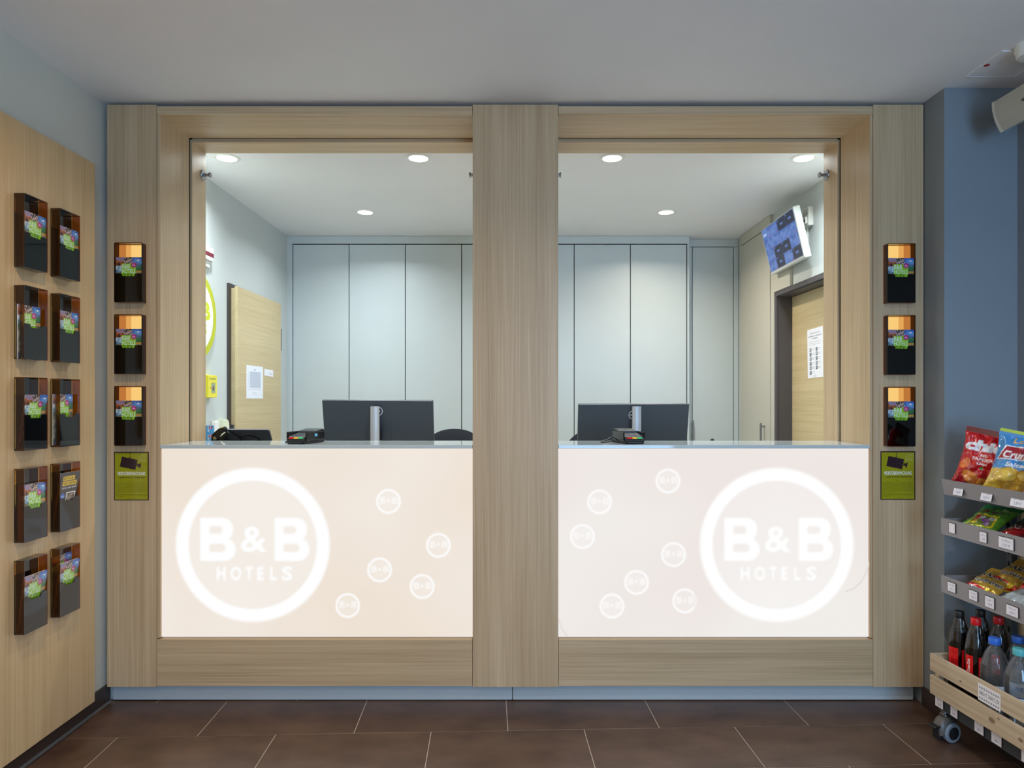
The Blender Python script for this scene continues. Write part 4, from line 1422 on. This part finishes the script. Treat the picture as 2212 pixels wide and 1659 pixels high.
# ------------------------------------------------------------------ snack rack on castors
RKA = math.atan(.0724)
RK = Matrix.Translation((1.645, -.2715, 0)) @ Matrix.Rotation(RKA, 4, 'Z')
def rk(x, y, z): return RK @ Vector((x, y, z))
rack = thing('snack_rack', 'grey metal snack rack on castors with three trays and price tags', 'rack', (1.645, -.2715, 0), (0, 0, RKA))
L = .86
for (z1, z0, slope) in ((.990, .930, .013), (.841, .779, .001), (.622, .557, .001)):
    t = MB()
    th = .0025
    t.prism([(0, z1), (slope, z0), (slope + th, z0), (th, z1)], 0, -L, 'Y')
    t.box(slope + th, .262, -L, 0, z0, z0 + th)
    t.prism([(slope + th, z0 + th), (.262, z0 + th), (.262, z0 + .055), (th + .02, z1 - .002)], -.0025, 0, 'Y')
    t.prism([(slope + th, z0 + th), (.262, z0 + th), (.262, z0 + .055), (th + .02, z1 - .002)], -L, -L + .0025, 'Y')
    t.build('tray', tray_m, rack)
for yy in (-.002, -L + .028):
    up_ = MB().box(.2628, .285, yy - .026, yy, .10, 1.02).build('upright', rail_m, rack)
    for k_ in range(16):
        z = .20 + k_ * .05
        MB().box(.2622, .2634, yy - .018, yy - .008, z, z + .022).build('slot', black_gl, up_)
MB().box(.288, .302, -L + .03, -.03, .15, .93).build('back_panel', wood('rack_back_wood', (196, 174, 140), (150, 126, 92), 'Y', .5), rack)
MB().box(-.018, -.010, -L, -.012, .116, .163).box(-.010, .285, -L, -.012, .150, .163).build('base_rail', rail_m, rack)
for yy in (-.012, -L + .012):
    MB().box(-.010, .285, yy - .012, yy, .118, .150).build('cross_bar', rail_m, rack)
MB().rbox(-.010, .012, -.012, -.0005, .118, .185, .001, 1).build('corner_post', black_pl, rack)

def caster(x, y, rz):
    M_ = Matrix.Translation((x, y, 0)) @ Matrix.Rotation(rz, 4, 'Z')
    c = link('castor', MB().lathe([(.0, .118), (.012, .118), (.012, .106), (.016, .104), (.016, .098), (0, .098)], 20, cap0=False, cap1=False).mesh('castor', steel, True), rack, M_)
    # hood: half dome over the wheels
    v, f = [], []
    n1_, n2_ = 14, 12
    for i in range(n1_ + 1):
        a = R(-20 + 220 * i / n1_)
        for j in range(n2_ + 1):
            w_ = -1 + 2 * j / n2_
            r_ = .040 * (1 - .35 * w_ ** 4)
            v.append((w_ * .024, .0 + r_ * 1.1 * math.cos(a), .046 + r_ * 1.28 * math.sin(a)))
    for i in range(n1_):
        for j in range(n2_):
            k_ = i * (n2_ + 1) + j
            f.append((k_, k_ + 1, k_ + n2_ + 2, k_ + n2_ + 1))
    hm = MB().add(v, f)
    link('hood', hm.mesh('hood', mat('castor_grey', (92, 86, 80), .35), True), c)
    link('brake_lever', MB().rbox(-.018, .018, -.064, -.036, .060, .066, .002, 1).rbox(-.014, .014, -.044, -.02, .016, .062, .002, 1).mesh('brake_lever', black_pl), c)
    tyre = MB()
    for s in (-1, 1):
        Mw = Matrix.Translation((s * .019, .012, .038)) @ Matrix.Rotation(R(90), 4, 'Y')
        tyre.lathe([(.024, -.010), (.033, -.010), (.0375, -.006), (.0375, .006), (.033, .010), (.024, .010)], 32, 0, Mw)
    link('tyre', tyre.mesh('tyre', mat('tyre_grey', (128, 136, 146), .6), True), c)
    hub = MB()
    for s in (-1, 1):
        hub.cyl((s * .0295 , .012, .038), (s * .0305, .012, .038), .024, .020, 28)
    link('hub', hub.mesh('hub', black_pl, True), c)
    return c
caster(-.008, -.030, R(-78))
caster(.235, -.035, R(30))
caster(.02, -L + .06, R(20))
caster(.235, -L + .06, R(20))

# price tags
def tpos(px, x_local=0.0):
    k_ = (px - CX) / F
    X0 = 1.645 + x_local
    return (X0 - 2.62 * k_) / (k_ + .0724)
def price(body, price_, w, h):
    cv = Canvas(w, h, .0018, (238, 236, 244))
    if body:
        cv.text(body, w * .5, h * .60, h * .2, (150, 150, 170), w=w * .62, align='C')
    cv.text(price_, w * .5, h * .18, h * .24, (140, 140, 164), w=w * .5, align='C', bold=.01)
    return cv
def tag_at(px0, px1, zc, h, body, pr, xl, lean=0.0):
    t0, t1 = tpos(px0, xl), tpos(px1, xl)
    w_ = t0 - t1
    cv = price(body, pr, w_, h)
    me_ = slab_mesh('price_tag', cv, paper_m, .0008, edge=(230, 230, 236))
    M_ = Matrix.Translation((xl - .0014, t0, zc - h / 2)) @ Matrix.Rotation(R(-90), 4, 'Z') @ Matrix.Rotation(lean, 4, 'X')
    o_ = link('price_tag', me_, rack, M_)
    hol = MB().box(w_, w_ + .0025, -.001, .0012, -.001, h + .001).box(-.001, w_, -.001, .0012, h, h + .0016)
    link('tag_holder', hol.mesh('tag_holder', black_pl), o_)
LE = math.atan2(.013, .060)
tag_at(2059, 2079.5, .957, .037, 'Chips', '3,00 €', .0068 - .005, -LE)
tag_at(2118, 2142.5, .957, .037, 'Chips', '3,00 €', .0068 - .005, -LE)
tag_at(2182, 2214, .957, .037, 'Salzbrezeln', '2,50 €', .0068 - .005, -LE)
tag_at(2051, 2064, .812, .036, '', '', 0)
tag_at(2117, 2132.5, .809, .036, 'Haribo', '1,20 €', 0)
tag_at(2158.5, 2191, .809, .038, 'Süßes', '1,50 €', 0)
tag_at(2048, 2065, .590, .034, 'Haribo', '1,20 €', 0)
tag_at(2094.5, 2112.5, .590, .034, 'Goldb.', '2,00 €', 0)
tag_at(2129, 2149, .588, .038, 'Studentenf.', '2,00 €', 0)
tag_at(2175, 2201, .588, .034, 'Nüsse', '2,00 €', 0)
for (a, b4, s, pr) in ((2020.5, 2038, 'Coke Zero', '3,50 €'), (2053.5, 2069, 'Coke', '3,50 €'), (2105.5, 2125.5, 'Wasser medium', '2,80 €'), (2142, 2164.5, 'Wasser naturell', '2,80 €'), (2207, 2232, 'Wasser', '2,80 €')):
    tag_at(a, b4, .140, .040, s, pr, -.018)

# wooden crate
def knots(m, spots):
    nt = m.node_tree
    b = nt.nodes['Principled BSDF']
    src = b.inputs['Base Color'].links[0].from_socket
    tc = N(nt, 'ShaderNodeTexCoord')
    for (x, y, z, r) in spots:
        mp = N(nt, 'ShaderNodeMapping')
        mp.inputs['Location'].default_value = (0, -y / 1.7, -z)
        mp.inputs['Scale'].default_value = (0.0, 1 / 1.7, 1.0)
        nt.links.new(tc.outputs['Object'], mp.inputs['Vector'])
        ln_ = N(nt, 'ShaderNodeVectorMath', operation='LENGTH')
        nt.links.new(mp.outputs[0], ln_.inputs[0])
        mr = N(nt, 'ShaderNodeMapRange')
        mr.interpolation_type = 'SMOOTHSTEP'
        mr.inputs['From Min'].default_value = r * .55
        mr.inputs['From Max'].default_value = r
        mr.inputs['To Min'].default_value = .75
        mr.inputs['To Max'].default_value = 0.0
        nt.links.new(ln_.outputs['Value'], mr.inputs['Value'])
        mx = N(nt, 'ShaderNodeMix', data_type='RGBA')
        mx.inputs['B'].default_value = (*s2l((110, 76, 50)), 1)
        nt.links.new(mr.outputs['Result'], mx.inputs['Factor'])
        nt.links.new(src, mx.inputs['A'])
        src = mx.outputs['Result']
    nt.links.new(src, b.inputs['Base Color'])
knots(pine, [(0, tpos(2141.5, -.037), .203, .011), (0, tpos(2156, -.037), .222, .004), (0, tpos(2074, -.037), .276, .005), (0, tpos(2204, -.037), .196, .008), (0, -.62, .285, .010)])
cr_ = thing('wooden_crate', 'open pine crate of bottles on the rack base with a white notice on its front', 'crate', (1.645, -.2715, 0), (0, 0, RKA))
CY0, CY1 = .012, -.80
for (z0, z1) in ((.1655, .2365), (.2545, .3186)):
    MB().rbox(-.037, -.025, CY1, CY0, z0, z1, .001, 1).build('front_plank', pine, cr_)
    MB().rbox(.238, .250, CY1, CY0, z0, z1, .001, 1).build('back_plank', pine, cr_)
pine_x = wood('pine_end_grain', (212, 194, 166), (180, 154, 122), 'X', .6, fine=90, knots=True)
for yy in (CY0 - .013, CY1 + .001):
    for (z0, z1) in ((.1655, .2365), (.2545, .3186)):
        MB().rbox(-.0245, .2375, yy, yy + .012, z0, z1, .001, 1).build('end_plank', pine_x, cr_)
for (xx, yy) in ((-.0245, CY0 - .034), (.217, CY0 - .034), (-.0245, CY1 + .014), (.217, CY1 + .014)):
    MB().box(xx, xx + .02, yy, yy + .02, .178, .312).build('corner_batten', pine, cr_)
MB().box(-.024, .2375, CY1 + .014, CY0 - .014, .1655, .177).build('bottom_board', pine, cr_)
t0, t1 = tpos(2112.5, -.037), tpos(2160.5, -.037)
cw_ = t0 - t1
cv = Canvas(cw_, .058, .0012, (238, 236, 238))
for yy in (.046, .010):
    for i in range(9):
        xx = .008 + i * (cw_ - .016) / 8
        cv.circ(xx, yy, .0036, (130, 124, 140))
        cv.circ(xx, yy, .0012, (210, 206, 214))
cv.text('GEKÜHLT ERHÄLTLICH', cw_ / 2, .022, .0125, (66, 60, 74), w=cw_ - .010, align='C', bold=.006)
o = link('crate_notice', slab_mesh('crate_notice', cv, paper_m, .0008), cr_, Matrix.Translation((-.0382, t0, .2485)) @ Matrix.Rotation(R(-90), 4, 'Z') @ Matrix.Rotation(R(0.0), 4, 'Y'))

# bottles
BZ = .1772
cola_prof = [(.034, 0), (.037, .006), (.037, .198), (.0355, .215), (.030, .250), (.022, .277), (.0155, .294), (.0140, .306)]
cola_liq = [(.033, .004), (.0355, .008), (.0355, .198), (.0340, .215), (.0290, .248)]
cola_glass_me = MB().lathe(cola_prof, 36).mesh('glass', glass_m, True)
cola_liq_me = MB().lathe(cola_liq, 36).mesh('cola', cola_m, True)
def label_arc(r, z0, z1, a0, a1, cv_fn, n, m):
    h = z1 - z0
    w_ = r * R(a1 - a0)
    cv = cv_fn(w_, h)
    def bend(x, y, z):
        a = R(a0) + x / r
        q = r - y
        return (q * math.cos(a), q * math.sin(a), z0 + z)
    return slab_mesh(n, cv, m, .0003, bend)
def red_bar(w_, h):
    cv = Canvas(w_, h, .0014, (222, 22, 26))
    cv.lines(.005, w_ - .006, h - .016, 2, .005, .0016, (120, 10, 12), .8, 91)
    for i in range(8):
        cv.rect(.012 + i * .0035, .008, .0135 + i * .0035, .028, (90, 8, 10))
    return cv
def red_logo(w_, h):
    cv = Canvas(w_, h, .0014, (222, 22, 26))
    cv.text('1L', .006, h - .014, .008, (40, 8, 8), w=.009, bold=.03)
    cv.circ(w_ - .012, h * .42, .014, (40, 8, 8), .009)
    return cv
def red_coke(w_, h):
    cv = Canvas(w_, h, .0014, (222, 22, 26))
    cv.text('Coke', .004, h * .24, .010, (246, 240, 236), w=.026, bold=.02)
    cv.text('1L', .004, h * .06, .008, (246, 240, 236), w=.008, bold=.02)
    cv.lines(.004, w_ - .004, h * .8, 4, .006, .0016, (246, 220, 216), .8, 92)
    return cv
def red_side(w_, h):
    cv = Canvas(w_, h, .0014, (222, 22, 26))
    cv.text('Coca-Cola', w_ * .62, h * .14, .010, (246, 240, 236), w=.046, bold=.02, rot=R(90))
    return cv
lab_zero = [label_arc(.0374, .118, .188, -185, -128, red_bar, 'label', gloss_print), label_arc(.0374, .112, .184, -110, -45, red_logo, 'label', gloss_print)]
lab_red = [label_arc(.0374, .118, .188, -180, -138, red_side, 'label', gloss_print), label_arc(.0374, .116, .186, -112, -45, red_coke, 'label', gloss_print)]
cap_prof = [(.0155, .294), (.0165, .296), (.0165, .316), (.0150, .319), (.005, .3195)]
cap_me = {c: MB().lathe(cap_prof, 28).mesh('cap', m, True) for c, m in (('black', black_pl), ('red', red_pl))}
def cola(x, y, kind, lab, rz=0):
    p = rk(x, y, BZ)
    b_ = thing('cola_bottle', lab, 'bottle', p, (0, 0, rz), 'cola bottles in the crate')
    link('glass', cola_glass_me, b_)
    link('cola', cola_liq_me, b_)
    for me_ in (lab_zero if kind == 'black' else lab_red):
        link('label', me_, b_)
    link('cap', cap_me[kind], b_)
cola(.038, -.046, 'black', 'cola bottle with a black cap at the end of the crate front row')
cola(.128, -.040, 'black', 'cola bottle with a black cap at the end of the crate back row', R(12))
cola(.040, -.128, 'red', 'cola bottle with a red cap behind the first blue-capped water bottle, front row')
cola(.132, -.122, 'red', 'cola bottle with a red cap in the crate back row', R(20))
pet_prof = [(.034, 0), (.041, .006), (.0425, .015), (.0425, .060), (.041, .066), (.041, .120), (.0425, .126), (.0430, .150), (.0425, .165), (.0385, .195), (.030, .222), (.020, .240), (.0150, .247), (.0150, .250), (.0195, .251), (.0195, .253), (.0140, .254), (.0140, .264)]
wat_prof = [(.033, .003), (.0405, .009), (.0405, .150), (.0400, .165), (.0365, .193), (.0310, .213)]
pet_me = MB().lathe(pet_prof, 40).mesh('plastic', pet_m, True)
wat_me = MB().lathe(wat_prof, 40).mesh('water', clear('still_water', (.97, .985, .99), .0, 1.33), True)
def wlabel(col):
    def fn(w_, h):
        cv = Canvas(w_, h, .0016, (216, 224, 232))
        cv.text('PURO', w_ * .18, h * .55, .012, col, w=.034, bold=.02)
        cv.text('GUT & KLAR', w_ * .45, h * .2, .009, (60, 66, 90), w=.055, bold=.02)
        cv.rect(0, 0, w_, h * .12, col)
        cv.circ(w_ * .32, h * .62, .008, col, .005)
        return cv
    return fn
wl = {'blue': label_arc(.0428, .066, .120, -200, 20, wlabel((60, 110, 200)), 'label', gloss_print), 'teal': label_arc(.0428, .066, .120, -200, 20, wlabel((90, 170, 180)), 'label', gloss_print)}
wcap = {c: MB().lathe([(.0188, .2545), (.0192, .256), (.0192, .274), (.0178, .277), (.006, .2775)], 30).mesh('cap', m, True) for c, m in (('blue', blue_pl), ('teal', teal_pl))}
def water(x, y, kind, lab, rz=0):
    p = rk(x, y, BZ)
    b_ = thing('water_bottle', lab, 'bottle', p, (0, 0, rz), 'water bottles in the crate')
    link('plastic', pet_me, b_)
    link('water', wat_me, b_)
    link('label', wl[kind], b_)
    link('cap', wcap[kind], b_)
water(.042, -.214, 'blue', 'clear water bottle with a blue cap above the crate notice, front row')
water(.136, -.205, 'blue', 'clear water bottle with a blue cap in the crate back row', R(25))
water(.044, -.318, 'teal', 'clear water bottle with a turquoise cap in the crate front row')
water(.138, -.300, 'teal', 'clear water bottle with a turquoise cap in the crate back row', R(25))

# ------------------------------------------------------------------ bags of snacks
def bag_mesh(name, cv, T, seed, seal=.022, crease=.004, m=None):
    """pillow bag: front print at -y, plain back at +y, crimped seals at both ends; origin bottom centre"""
    nx, ny = cv.nx, cv.ny
    u = np.linspace(-1, 1, nx)[None, :]
    vv = np.linspace(0, cv.h, ny)[:, None]
    body = np.clip(np.minimum(vv - seal, cv.h - seal - vv) / (cv.h * .5 - seal), 0, 1)
    prof = np.power(np.clip(np.sin(body * math.pi / 2), 0, 1), .62)
    t = T / 2 * np.power(np.clip(1 - np.abs(u) ** 2.6, 0, 1), .75) * prof
    rim = np.exp(-((body - .12) / .16) ** 2)
    wr = (value_noise(nx, ny, 7, seed) - .5) * 2.2 + (value_noise(nx, ny, 15, seed + 1) - .5) * 1.2
    pl = np.sin(u * 16 + seed) * rim * np.clip(1 - np.abs(u), 0, 1) ** .3
    fac = np.clip(t / (T * .12), 0, 1)
    tf = t + (wr * crease + pl * crease * .9) * fac
    crimp = np.where(body <= 0, np.sin(vv * 1900) * .0006, 0)
    X = u * cv.w / 2 * (1 - .10 * prof) + 0 * vv
    Z = vv + 0 * u
    k = nx * ny
    Pf = np.stack([X, -tf + crimp, Z], -1).reshape(-1, 3)
    Pb = np.stack([X, t * .8 + .0008 + crimp, Z], -1).reshape(-1, 3)
    # back uses every third vertex
    idx = np.arange(k).reshape(ny, nx)
    q = np.stack([idx[:-1, :-1], idx[:-1, 1:], idx[1:, 1:], idx[1:, :-1]], -1).reshape(-1, 4)
    js = sorted(set(list(range(0, ny, 4)) + [ny - 1]))
    is_ = sorted(set(list(range(0, nx, 4)) + [nx - 1]))
    sub = idx[np.ix_(js, is_)]
    bidx = k + np.arange(sub.size).reshape(sub.shape)
    qb = np.stack([bidx[:-1, :-1], bidx[1:, :-1], bidx[1:, 1:], bidx[:-1, 1:]], -1).reshape(-1, 4)
    P = np.concatenate([Pf, Pb[sub.ravel()]])
    me = bpy.data.meshes.new(name)
    me.from_pydata(P.tolist(), [], q.tolist() + qb.tolist())
    c = np.ones((len(P), 4))
    c[:k, :3] = cv.a.reshape(-1, 3)
    c[k:, :3] = cv.a.reshape(-1, 3)[sub.ravel()] * .8
    ca = me.color_attributes.new('Col', 'FLOAT_COLOR', 'POINT')
    ca.data.foreach_set('color', c.ravel())
    me.materials.append(m or foil_print)
    me.shade_smooth()
    return me

def bag(name, cv, T, seed, loc, yaw, lean, roll, lab, cat, group=None, **kw):
    o = link(name, bag_mesh(name, cv, T, seed, **kw))
    o.matrix_world = Matrix.Translation(loc) @ Matrix.Rotation(RKA + yaw, 4, 'Z') @ Matrix.Rotation(-lean, 4, 'X') @ Matrix.Rotation(roll, 4, 'Y')
    return tag(o, lab, cat, group)

def chip(cv, x, y, a, b, rot, col=(226, 160, 60), edge=(196, 110, 40)):
    n = 18
    for (s, c_) in ((1.0, edge), (.86, col)):
        pts = []
        for i in range(n):
            t = 2 * math.pi * i / n
            px_, py_ = a * s * math.cos(t), b * s * math.sin(t) * (1 + .15 * math.cos(t))
            pts.append((x + px_ * math.cos(rot) - py_ * math.sin(rot), y + px_ * math.sin(rot) + py_ * math.cos(rot)))
        cv.poly(pts, c_)

# red paprika crisps
W_, H_ = .205, .240
cv = Canvas(W_, H_, .0018, (206, 14, 22))
cv.rect(0, 0, W_, .02, (150, 8, 16))
cv.rect(0, H_ - .020, W_, H_, (110, 8, 20))
cv.photo(0, .02, W_, .105, (206, 14, 22), (196, 20, 28), (160, 16, 30), 200, 5, .6)
cv.text('chio', W_ * .40, .148, .044, (240, 242, 246), w=.150, bold=.06, align='C', shear=.12)
cv.text('RED', W_ * .42, .128, .009, (250, 236, 230), w=.026, bold=.03, align='C')
cv.text('PAPRIKA', W_ * .42, .112, .012, (250, 236, 230), w=.074, bold=.03, align='C')
cv.text('Chips', W_ * .42, .098, .009, (250, 236, 230), w=.036, bold=.03, align='C')
chip(cv, .145, .068, .040, .026, .6)
chip(cv, .055, .050, .036, .022, -.5, (232, 140, 60), (190, 80, 30))
chip(cv, .025, .095, .024, .018, 1.0, (236, 120, 50), (200, 70, 30))
chip(cv, .160, .128, .026, .014, .2, (236, 110, 50), (190, 60, 30))
chip(cv, .100, .034, .026, .018, .2, (226, 150, 60), (190, 90, 30))
cv.circ(.088, .086, .006, (60, 140, 50))
bag('crisp_bag', cv, .100, 3, rk(.092, -.085, .9445), R(-46), R(13), R(12), 'shiny red bag of paprika crisps at the far end of the top tray', 'snack bag', crease=.009)

# blue and yellow crisps
cv = Canvas(W_, H_, .0018, (70, 146, 208))
cv.rect(0, H_ - .012, W_, H_, (190, 210, 60))
cv.rect(0, 0, W_, .085, (226, 182, 60))
cv.photo(0, 0, W_, .090, (238, 206, 100), (228, 184, 66), (200, 150, 40), 210, 6, .9)
chip(cv, .055, .072, .046, .026, .3, (236, 196, 84), (206, 156, 50))
chip(cv, .135, .074, .048, .028, -.2, (240, 204, 96), (206, 156, 50))
chip(cv, .100, .036, .050, .026, .1, (236, 190, 76), (200, 148, 46))
chip(cv, .165, .035, .036, .022, .6, (230, 186, 74), (196, 144, 46))
cv.text('Lorenz', W_ * .50, .194, .020, (244, 176, 40), w=.105, bold=.02, align='C', shear=.2, rot=R(4))
cv.poly([(.010, .122), (.185, .140), (.196, .186), (.030, .178)], (244, 246, 248))
cv.poly([(.014, .126), (.181, .143), (.191, .182), (.034, .174)], (168, 20, 40))
cv.text('Crunchips', W_ * .50, .136, .026, (246, 244, 246), w=.150, bold=.035, align='C', shear=.2, rot=R(4))
cv.text('Salted', W_ * .40, .104, .016, (246, 246, 250), w=.070, bold=.03, align='C', shear=.2, rot=R(4))
bag('crisp_bag', cv, .098, 8, rk(.096, -.240, .9445), R(-48), R(14), R(12), 'blue and yellow bag of salted crisps beside the red crisps', 'snack bag', crease=.008)
cv = Canvas(.16, .21, .002, (150, 22, 40))
cv.text('Salz-', .08, .13, .024, (240, 236, 230), w=.11, bold=.03, align='C')
cv.text('BREZELN', .08, .10, .018, (240, 236, 230), w=.12, bold=.03, align='C')
cv.photo(0, 0, .16, .08, (176, 60, 50), (200, 140, 80), (150, 22, 40), 220, 6, 1.0)
bag('pretzel_bag', cv, .06, 12, rk(.075, -.400, .9345), R(-50), R(25), R(3), 'dark red pretzel bag beside the blue and yellow crisps', 'snack bag')

# sweets on the middle tray: bags lying back, tops towards the wall
def sweet(bg, top, art, seed, w=.150, h=.190):
    cv = Canvas(w, h, .0018, bg)
    cv.rect(0, h - .022, w, h, top)
    cv.rect(0, 0, w, .014, top)
    art(cv, w, h)
    return cv
def art_flower(cv, w, h):
    cv.poly([(.02, .03), (.13, .045), (.125, .105), (.03, .110)], (236, 220, 40))
    cv.poly([(.028, .036), (.122, .050), (.117, .098), (.037, .103)], (120, 140, 60))
    for (x, y, c_) in ((.05, .06, (230, 200, 30)), (.085, .075, (140, 80, 160)), (.10, .062, (160, 100, 180)), (.065, .085, (230, 230, 220)), (.045, .083, (200, 30, 40)), (.108, .085, (226, 226, 226))):
        for i in range(5):
            a = i * 1.257
            cv.circ(x + .008 * math.cos(a), y + .008 * math.sin(a), .0055, c_)
    cv.text('HARIBO', w * .45, .122, .018, (130, 20, 24), w=.085, bold=.05, align='C')
    cv.text('Saft-Spaß', w * .72, .152, .008, (230, 240, 220), w=.04, bold=.02, align='C')
def art_dark(cv, w, h):
    cv.photo(0, .012, w, .085, (20, 66, 40), (12, 30, 20), (60, 20, 24), 230, 7, .8)
    cv.text('HARIBO', w * .5, .098, .028, (224, 220, 214), w=.135, bold=.07, align='C')
    cv.text('HARIBO', w * .5, .100, .024, (120, 30, 30), w=.128, bold=.03, align='C')
def art_red(cv, w, h):
    cv.photo(0, .012, w, .06, (150, 16, 26), (60, 20, 20), (20, 16, 16), 240, 7, .8)
    cv.text('HARIBO', w * .5, .125, .026, (226, 200, 190), w=.12, bold=.02, align='C', shear=.1)
    cv.text('Color-Rado', w * .5, .085, .022, (244, 240, 236), w=.125, bold=.02, align='C', shear=.1)
def art_gold(cv, w, h):
    cv.poly([(0, .012), (w, .012), (w, .030), (0, .062)], (206, 26, 30))
    cv.poly([(.03, .020), (.10, .016), (.10, .036), (.03, .045)], (236, 232, 226))
    cv.circ(.105, .032, .012, (240, 210, 40))
    cv.text('HARIBO', w * .5, .108, .030, (250, 246, 236), w=.136, bold=.07, align='C')
    cv.text('HARIBO', w * .5, .110, .026, (40, 34, 30), w=.130, bold=.03, align='C')
    cv.text('Goldbären', w * .5, .070, .022, (250, 246, 236), w=.128, bold=.08, align='C', shear=.1)
    cv.text('Goldbären', w * .5, .071, .020, (40, 34, 30), w=.124, bold=.02, align='C', shear=.1)
G2 = 'sweets on the middle tray'
Z2, Z3 = .7835, .5615
bag('sweets_bag', sweet((96, 160, 50), (20, 130, 60), art_flower, 1), .040, 21, rk(.030, -.115, Z2 + .018), R(-78), R(62), R(0), 'light green sweets bag with flower picture on the middle tray', 'sweets bag', G2)
bag('sweets_bag', sweet((22, 110, 56), (16, 100, 50), art_dark, 2), .040, 22, rk(.082, -.285, Z2 + .046), R(-82), R(64), R(2), 'dark green sweets bag at the back of the middle tray', 'sweets bag', G2)
bag('sweets_bag', sweet((176, 16, 28), (150, 14, 24), art_red, 3), .034, 23, rk(.022, -.275, Z2 + .018), R(-84), R(72), R(-2), 'red sweets bag lying along the front lip of the middle tray', 'sweets bag', G2)
cvb = sweet((80, 140, 210), (60, 120, 190), lambda c, w, h: c.text('MAOAM', w * .5, .09, .026, (250, 240, 90), w=.12, bold=.05, align='C'), 4)
bag('sweets_bag', cvb, .034, 24, rk(.018, -.430, Z2 + .018), R(-86), R(72), R(0), 'light blue sweets bag beside the red bag on the middle tray', 'sweets bag', G2)
gold_m = printed('gold_foil_print', .26, .6, coat=.3)
gold_m.node_tree.nodes['Principled BSDF'].inputs['Metallic'].default_value = .35
GOLD = (206, 166, 66)
G3 = 'gold gummy bear bags on the lowest tray'
bag('gummy_bag', sweet(GOLD, (216, 176, 70), art_gold, 5), .036, 31, rk(.028, -.125, Z3 + .018), R(-80), R(68), R(0), 'gold gummy bear bag lying at the far end of the lowest tray', 'sweets bag', G3, m=gold_m)
bag('gummy_bag', sweet(GOLD, (216, 176, 70), art_gold, 5), .036, 33, rk(.100, -.150, Z3 + .046), R(-82), R(64), R(3), 'gold gummy bear bag tucked behind the far one on the lowest tray', 'sweets bag', G3, m=gold_m)
bag('gummy_bag', sweet(GOLD, (216, 176, 70), art_gold, 5), .040, 35, rk(.122, -.295, Z3 + .056), R(-84), R(46), R(-2), 'gold gummy bear bag standing highest at the back of the lowest tray', 'sweets bag', G3, m=gold_m)
cvs = Canvas(.16, .20, .002, (186, 194, 196))
cvs.rect(0, .18, .16, .20, (160, 168, 170))
cvs.text('STUDENTENFUTTER', .08, .11, .014, (120, 128, 130), w=.13, align='C')
bag('nut_bag', cvs, .036, 37, rk(.022, -.285, Z3 + .018), R(-86), R(72), R(0), 'pale grey snack pouch along the front lip of the lowest tray', 'snack bag')
